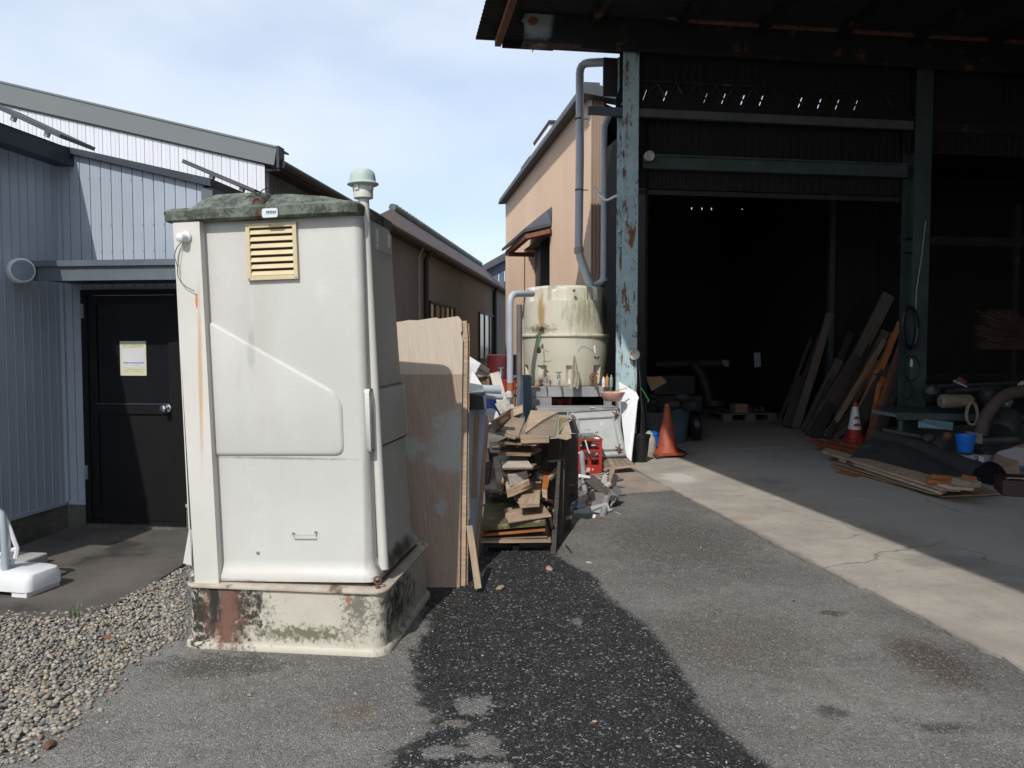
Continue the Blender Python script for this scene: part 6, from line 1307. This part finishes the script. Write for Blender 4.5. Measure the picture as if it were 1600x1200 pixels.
# bench and things at the right edge
bn = thing('steel_bench', 'low steel bench in shade-darkened teal behind the felt stack', 'bench', P(1480, 690, 11.2)); 
a, b, c, d = P(1372, 634, 11.9), P(1680, 634, 12.6), P(1680, 650, 11.0), P(1400, 645, 10.9)
sheet('top', [a, b, c, d], .03, m_tealdark, parent=bn)
sheet('apron', [P(1402, 646.5, 10.9), P(1680, 652, 11.0), P(1680, 660, 11.0), P(1402, 656, 10.9)], .02, m_tealdark, parent=bn); sheet('apron', [P(1362, 640, 11.4), P(1401, 646.5, 10.91), P(1401, 652, 10.91), P(1362, 645, 11.4)], .02, m_steel, parent=bn)
for x, D in ((1408, 10.95), (1590, 11.05), (1420, 12.1)): bar('leg', P(x, 656, D), Vector((P(x, 656, D).x, D, .02)), .06, .06, m_tealdark, parent=bn)
sheet('teal_plate', [P(1437, 658, 10.8), P(1446, 655, 10.9), P(1490, 660, 10.9), P(1488, 672, 10.7), P(1437, 668, 10.75)], .02, mat('light_teal_plate', (.22, .36, .40), (.16, .27, .31), rough=.6), 'light teal metal plate under the bench', 'plate')
g = MB(); g.tube([P(1468, 627, 10.9), P(1472, 627, 10.9), P(1514, 626, 10.9), P(1519, 627, 10.9)], [.07, .10, .09, .06], 12); tag(g.build('cloth_roll', mat('beige_cloth', (.24, .21, .165), (.17, .15, .12), s=14, rough=.95, bump=.01), smooth=True), 'beige rolled cloth lying on the steel bench', 'cloth roll')
pipe('rope_loop', [P(1519+10*math.sin(a*.52)*(.6+.4*math.sin(a*.26)), 646-18*math.cos(a*.52), 10.8) for a in range(13)], .022, m_wood1, None, 6, label='pale rope loop hanging from the bench edge', cat='rope')
pipe('thick_hose', bendpts([P(1532, 682, 10.5), P(1540, 650, 10.6), P(1565, 618, 10.7), P(1610, 608, 10.8), P(1680, 606, 10.9)], .4), .085, mat('brown_hose', (.10, .075, .06), (.07, .055, .045), rough=.7), None, 12, label='thick brown hose arching over the bench at the right edge', cat='hose')
sheet('bracket_plate', [P(1510, 674, 10.3), P(1536, 678, 10.3), P(1535, 694, 10.25), P(1512, 690, 10.25)], .02, m_steel, 'grey metal plate with two holes behind the blue bucket', 'plate')
t, c = bin_(1500, 738, .085, .105, .20, mat('off_white_pail', (.36, .33, .27), (.3, .27, .22), rough=.5), 'off-white ribbed pail under the bright blue bucket at the right', 'pail', 'pail')
for z in (.07, .13, .17): g = MB(); g.lathe([(.10, z-.006), (.112, z), (.10, z+.006)], 24, c=c); g.build('rib', m_wood1, t, smooth=True)
c = P(1508, 706, 9.6); t = thing('bucket', 'bright blue bucket standing on the off-white pail', 'bucket', c); g = MB(); g.lathe([(.085, 0), (.11, .20), (.12, .20), (.12, .215), (.105, .212), (.08, .02), (.001, .015)], 24, c=c, cap=False); g.build('tub', m_blue, t, smooth=True)
pipe('bucket_handle', bendpts([c+Vector((-.115, 0, .20)), c+Vector((-.09, -.10, .09)), c+Vector((.04, -.125, .10)), c+Vector((.115, 0, .20))], .1), .005, m_blue, t, 5)
t = thing('printed_carton', 'blue and white printed carton right of the off-white pail', 'carton', G(1545, 740, 0)); a = [P(1522, 710, 9.5), P(1560, 712, 9.7), P(1558, 735, 9.6), P(1522, 736, 9.4)]
sheet('side', a, .25, mat('blue_white_print', (.20, .24, .36), (.36, .36, .38), s=16, rough=.7, bump=0), parent=t); sheet('label', [P(1530, 713, 9.45), P(1537, 714, 9.48), P(1537, 727, 9.45), P(1530, 726, 9.42)], .003, m_paperw, parent=t)
t = thing('open_carton', 'torn open brown cardboard box by the white carton', 'carton', G(1570, 745, 0))
sheet('side', [P(1555, 708, 9.6), P(1576, 705, 9.5), P(1592, 722, 9.2), P(1594, 744, 9.1), P(1545, 742, 9.3)], .012, m_card, parent=t); sheet('flap', [P(1576, 700, 9.9), P(1600, 693, 9.9), P(1600, 712, 9.7), P(1580, 718, 9.6)], .008, m_card, parent=t); sheet('flap', [P(1545, 743, 9.2), P(1596, 745, 9.0), P(1592, 752, 8.9), P(1560, 752, 8.95)], .008, m_card, parent=t)
t = thing('white_carton', 'white carton with blue letters cut off by the right edge', 'carton', G(1600, 745, 0)); a = [P(1589.5, 699, 9.3), P(1650, 706, 9.4), P(1650, 748, 9.3), P(1588.5, 738, 9.2)]
f = sheet('side', a, .3, mat('white_card', (.42, .40, .40), (.36, .345, .35), rough=.7, bump=0), parent=t); m_bl = mat('blue_ink', (.02, .04, .30), rough=.6, bump=0)
sheet('blue_band', [P(1589, 727, 9.19), P(1650, 733, 9.29), P(1650, 747, 9.29), P(1588, 737, 9.19)], .002, mat('blue_grey_band', (.16, .18, .26), rough=.7, bump=0), parent=t)
def letter(x, y, segs):
    g = MB()
    for a_, b_ in segs: 
        p, q_ = P(x+a_[0], y+a_[1], 9.18), P(x+b_[0], y+b_[1], 9.18); g.tube([p, q_], .0055, 4)
    g.build('lettering', m_bl, f)
letter(1597, 705, (((0, 0), (5, .5)), ((2.5, 0), (2.5, 11)), ((0, 11), (5, 11.5)), ((2.5, 5.5), (6, 6)))); letter(1603, 705.5, (((0, 0), (0, 11)), ((0, 0), (5, .5)), ((0, 6), (4, 6)), ((0, 11), (5, 11.5)))); letter(1596, 720, (((0, 0), (12, 1.2)),))
t = thing('brown_box', 'dark brown wooden box with pale scraps on top at the right edge', 'box', G(1590, 780, 0)); a0 = G(1566, 775, zf_); Tb = frame((a0.x, a0.y, zf_), 22); g = MB(Tb); g.box(0, .6, 0, .5, 0, .17); g.build('box', mat('dark_brown_box', (.05, .022, .02), (.035, .016, .015), rough=.6), t, bevel=.006)
for i in range(4):
    p = Tb @ Vector((.08+.07*i, .05+.03*(i % 2), .185)); bar('paper_scrap', p-Vector((.04, 0, 0)), p+Vector((.05, .02*(-1)**i, .004)), .04, .008, m_paleboard, 'pale scrap lying on the dark brown box', 'scrap', 'pale scraps on the brown box')
g = MB()
for i in range(420):
    a = rnd(-.5, .5); b_ = rnd(-.3, .3); s = P(1640, 545, 10.5); e = s+Vector((-.72+rnd(-.25, .2), rnd(-.2, .2), .26+a*.55)); g.tube([s+Vector((0, 0, b_*.3)), (s+e)/2+Vector((0, 0, .03+rnd(-.04, .04))), e], .0022, 3, cap=False)
tag(g.build('broom_bristles', mat('brown_bristle', (.075, .04, .024), (.05, .027, .017), rough=.9)), 'fan of brown bristles poking in at the right edge', 'broom', kind='thing')
for i, (x, y, D, s, mm) in enumerate(((1455, 612, 11.3, .12, m_gloom), (1545, 618, 11.3, .14, m_gloom), (1500, 600, 11.6, .10, m_rust), (1570, 628, 11.2, .10, m_steel), (1598, 603, 11, .07, m_yel), (1530, 690, 10.8, .15, m_gloom), (1470, 695, 10.6, .14, m_gloom), (1466, 708, 10.2, .05, m_steel), (1450, 685, 10.6, .08, m_gloom), (1570, 660, 10.9, .22, m_gloom), (1480, 682, 10.5, .06, m_rust))):
    c = P(x, y, D); g = MB(); g.lathe([(s*.8, -s), (s, -s*.6), (s*.9, s*.5), (s*.4, s*.8), (s*.2, s)], 9, T=Matrix.Translation(c) @ Euler((rnd(-.9, .9), rnd(-.9, .9), rnd(0, 3))).to_matrix().to_4x4())
    tag(g.build('machine_part', mm, smooth=True), 'dim machine part heaped on or under the steel bench', 'machine part', 'dim parts round the steel bench')
for i, (p, q_, r) in enumerate((((1460, 604, 11.4), (1600, 598, 11.6), .03), ((1480, 612, 11.3), (1560, 606, 11.4), .04), ((1380, 672, 11), (1480, 690, 10.6), .03), ((1490, 595, 11.5), (1510, 604, 11.2), .012), ((1440, 700, 10.4), (1520, 716, 9.9), .05), ((1500, 690, 10.6), (1590, 688, 10.4), .06))):
    g = MB(); g.tube([P(*p), P(*q_)], r, 8); tag(g.build('rod', [m_gloom, m_gloom, m_tealdark, m_cream, m_gloom, m_gloom][i], smooth=True), 'dim rod lying among the parts round the steel bench', 'rod', 'dim rods round the steel bench')
# ---------------------------------------------------------------- left foreground
t = thing('concrete_step', 'worn low concrete step block beside the white barrier foot', 'step', TA @ Vector((0, -1.5, 0)))
r_ = TA.inverted() @ G(76, 879, .02); m_stepc = mat('pale_concrete', (.42, .41, .39), (.34, .33, .31), s=5, rough=.9, bump=.004, stains=(((.16, .15, .13), 3, .6, .75),))
g = MB(TA); g.box(-.01, r_.x, r_.y-1.1, r_.y, .0, .095); g.build('block', m_stepc, t, bevel=.012)
tag(t, 'pale worn concrete step block between the wing wall and the white barrier foot')
g = MB(); c = G(55, 901, .03); g.lathe([(.04, 0), (.05, .008), (.045, .012), (.02, .006)], 16, c=c); tag(g.build('shell', m_cream, smooth=True), 'small pale dish lying at the foot of the concrete step', 'dish')
bs_ = thing('barrier_foot', 'white plastic barrier stand with a grey tube at the left edge', 'barrier', G(10, 950, 0))
e0 = G(44, 941, .0); Tf = frame((e0.x, e0.y, .02), 12)
g = MB(Tf); g.loft([rrect(-.55, 0, 0, .30, .05, .035), rrect(-.55, 0, 0, .30, .05, .10), rrect(-.54, -.012, .012, .29, .06, .135), rrect(-.52, -.04, .04, .26, .06, .15)]); g.build('base', m_whiteplastic, bs_, smooth=True)
for x0 in (-.13, -.53): g = MB(Tf); g.box(x0, x0+.11, .01, .28, .0, .0345); g.build('foot', m_whiteplastic, bs_)
hp = lambda x, y, o_=0: P(x, y, e0.y+.12+o_)
pipe('tube', [hp(9, 915), hp(6, 830), hp(2, 802), hp(-12, 792), hp(-40, 790)], .022, m_pvc, bs_, 10)
pipe('tube', [hp(9, 916, -.0), hp(9, 890, -.0)], .017, m_steel, bs_, 10)
for pts_ in (((2, 798), (14, 822), (27, 857), (24, 872)), ((12, 815), (14, 858)), ((-10, 870), (16, 860), (28, 857))): 
    g = MB(); g.tube([hp(x, y, .03) for x, y in pts_], .014, 6); g.build('strap', m_whiteplastic, bs_, smooth=True)
sheet('panel', [hp(-20, 872, .02), hp(26, 856, .06), hp(28, 872, .06), hp(-20, 886, .02)], .01, m_whiteplastic, parent=bs_)
sheet('panel', [hp(0, 878, .03), hp(24, 872, .06), hp(20, 888, .06), hp(30, 904, .04), hp(18, 912, .0), hp(-10, 905, .0)], .01, mat('translucent_white', (.5, .52, .55), rough=.3, bump=0), parent=bs_)
# ---------------------------------------------------------------- gravel, grit, leaves, weeds
def ico(sub):
    bm = bmesh.new(); bmesh.ops.create_icosphere(bm, subdivisions=sub, radius=1); v = np.array([p.co[:] for p in bm.verts]); f = np.array([[q.index for q in p.verts] for p in bm.faces]); bm.free(); return v, f
def scatter(name, pos, size, m, sub=1, flat=.6, kind='stuff', sharp=.18):
    v, f = ico(sub); nv, nf, n = len(v), len(f), len(pos)
    rs = np.random.RandomState(5); A = rs.uniform(0, 6.28, (n, 3)); V = np.zeros((n, nv, 3))
    for i in range(n):
        s = np.array([1, rs.uniform(.6, .95), flat*rs.uniform(.7, 1.2)])*size[i]
        q = v*(1+rs.uniform(-sharp, sharp, (nv, 1)))*s
        R = np.array(Euler((A[i, 0]*.08, A[i, 1]*.08, A[i, 2])).to_matrix()); V[i] = q @ R.T+pos[i]
    V = V.reshape(-1, 3); FF = (f[None]+np.arange(n)[:, None, None]*nv).reshape(-1)
    me = bpy.data.meshes.new(name); me.vertices.add(len(V)); me.vertices.foreach_set('co', V.ravel()); me.loops.add(len(FF)); me.loops.foreach_set('vertex_index', FF.astype(np.int32))
    me.polygons.add(n*nf); me.polygons.foreach_set('loop_start', np.arange(0, n*nf*3, 3, dtype=np.int32)); me.polygons.foreach_set('loop_total', np.full(n*nf, 3, np.int32)); me.polygons.foreach_set('use_smooth', np.ones(n*nf, bool)); me.update(calc_edges=True)
    me.materials.append(m); o = bpy.data.objects.new(name, me); COL.objects.link(o); o['kind'] = kind; return o
def stones(name, ramp):
    k = N(name); gi = k.n('ShaderNodeNewGeometry'); cr = k.n('ShaderNodeValToRGB'); cr.color_ramp.interpolation = 'CONSTANT'
    e = cr.color_ramp.elements
    for i, (p, c) in enumerate(ramp):
        el = e[i] if i < 2 else e.new(p); el.position = p; el.color = (*c, 1)
    k.l(gi.outputs['Random Per Island'], cr.inputs[0]); pos = gi.outputs['Position']
    col = k.mix(k.ss(k.noise(pos, 90, 4, .7), .35, .7), cr.outputs[0], (.10, .095, .085), 'MIX') if False else k.mix(k.mth('MULTIPLY', k.ss(k.noise(pos, 130, 3, .7), .45, .7), .4), cr.outputs[0], (.12, .11, .10))
    return k.fin(col, .8, k.noise(pos, 200, 3), .001)
m_peb = stones('mixed_gravel', ((0, (.29, .26, .205)), (.16, (.19, .19, .175)), (.32, (.36, .325, .26)), (.47, (.23, .21, .165)), (.6, (.31, .235, .16)), (.67, (.14, .145, .14)), (.80, (.34, .29, .22)), (.91, (.42, .395, .34)), (.985, (.24, .13, .08))))
lim = [(300, 878), (288, 905), (288, 1003), (240, 1020), (200, 1050), (170, 1075), (130, 1110), (90, 1150), (40, 1195), (-200, 1300)]
def gedge_y(px, T=[(-2000, 985)]+pp[2:]):
    for (x0, y0), (x1, y1) in zip(T, T[1:]):
        if x0 <= px <= x1: return y0+(y1-y0)*(px-x0)/(x1-x0)
    return 1e9
pos, size = [], []
rs = np.random.RandomState(11)
def proj(x, y): D = y; return 800+F*x/D, 540+F*CAMZ/D
def right_lim(py):
    L_ = lim
    for (x0, y0), (x1, y1) in zip(L_, L_[1:]):
        if y0 <= py <= y1: return x0+(x1-x0)*(py-y0)/(y1-y0)
    return -400 if py > 1300 else 300
n = 0
bed = []
while n < 24000:
    y = rs.uniform(2.3, 6.2); x = rs.uniform(-3.9, -1.0); px, py = proj(x, y)
    top = gedge_y(px) if px > -2000 else 985
    if py < top+2: continue
    R_ = right_lim(py); n += 1
    edge = px-R_
    fall = 1 if edge < -40 else (max(0, 1-(edge+40)/70.0))**1.6
    if py < 1004 and edge > -2: continue
    if rs.rand() > fall: continue
    s = rs.uniform(.006, .0155)*(1 if rs.rand() < .93 else 1.35); z = rs.uniform(.004, .022 if edge < -50 else .008)
    pos.append((x, y, z)); size.append(s)
for i in range(2500):
    pass
pos = np.array(pos); size = np.array(size); print('pebbles', len(pos))
near = pos[:, 1] < 3.6
scatter('gravel', pos[~near], size[~near], m_peb, 1, .62, sharp=.25); 
if near.any(): scatter('gravel', pos[near], size[near], m_peb, 2, .62, sharp=.07)
m_grit = stones('loose_grit', ((0, (.30, .30, .29)), (.2, (.42, .41, .38)), (.45, (.16, .16, .165)), (.6, (.24, .23, .21)), (.75, (.52, .50, .46)), (.88, (.26, .18, .11)), (.985, (.26, .12, .06))))
pos, size = [], []
for i in range(5200):
    y = 2.4+rs.rand()**1.5*7; x = rs.uniform(-2.0, 2.6)*(y/4)**.6
    q_ = TB.inverted() @ Vector((x, y, 0))
    if q_.x > ue-.5 and rs.rand() < .98: continue
    px, py = proj(x, y)
    if 285 < px < 610 and py < 1022: continue
    pos.append((x, y, .002)); size.append(rs.uniform(.0018, .0042)*(1 if rs.rand() < .98 else 2.0))
scatter('loose_grit', np.array(pos), np.array(size), m_grit, 1, .6)
for i, (px, py, s, m, lab) in enumerate(((1059-360, 1128, .009, m_wood3, 'round pale pebble beside the orange chip on the wet asphalt'), (725, 1129, .010, m_rust, 'small orange-red chip on the wet asphalt'), (390, 1085, .014, m_wood3, 'pale stone on the dry asphalt before the toilet tank'), (929, 1127, .009, m_wood1, 'pale oval pebble on the wet asphalt, middle bottom'), (782, 918, .03, m_wood3, 'crumpled dead leaf on the wet ground near the stake'), (858, 888, .03, m_wood1, 'pale lump at the foot of the scrap trolley'), (920, 879, .018, m_paleboard, 'white flat chip at the upper edge of the wet patch'), (168, 997, .035, m_rust, 'rust-red brick chip in the gravel near the pad'), (78, 1163, .03, m_rust, 'rust-brown stone at the lower gravel edge'), (1060, 1166, .010, m_wood1, 'pale pebble at the right of the wet asphalt'), (1240, 939, .008, m_black, 'tiny black chip on the dry asphalt by the slab'))):
    c = G(px, py, s*.3); v, f = ico(2); g = MB(); A = Euler((.1, .1, i)).to_matrix(); g.add([c+A @ Vector((p[0]*s*1.3, p[1]*s*.8, p[2]*s*.45))*rnd(.85, 1.1) for p in v], [tuple(int(j) for j in q_) for q_ in f]); tag(g.build('pebble', m, smooth=True), lab, 'stone')
g = MB()
for i in range(26):
    a = rnd(0, 6.3); b = G(118+rnd(-8, 8), 968+rnd(-5, 4), .0); d = Vector((math.cos(a)*.04, math.sin(a)*.04, rnd(.04, .10))); sd = Vector((-math.sin(a), math.cos(a), 0))*.0025
    g.add([b-sd, b+sd, b+d*.6+sd*.8+Vector((0, 0, .01)), b+d, b+d*.6-sd*.8+Vector((0, 0, .01))], [(0, 1, 2, 3, 4)])
tag(g.build('grass_tuft', mat('grass_green', (.10, .17, .04), (.07, .12, .03), rough=.6, bump=0)), 'small green grass tuft at the edge of the concrete pad', 'grass')
tag(pipe('twig', [G(884, 852, .01), G(890, 858, .02), G(892, 863, .01)], .006, m_dkwood, None, 5), 'short dark twig on the ground right of the trolley', 'twig')
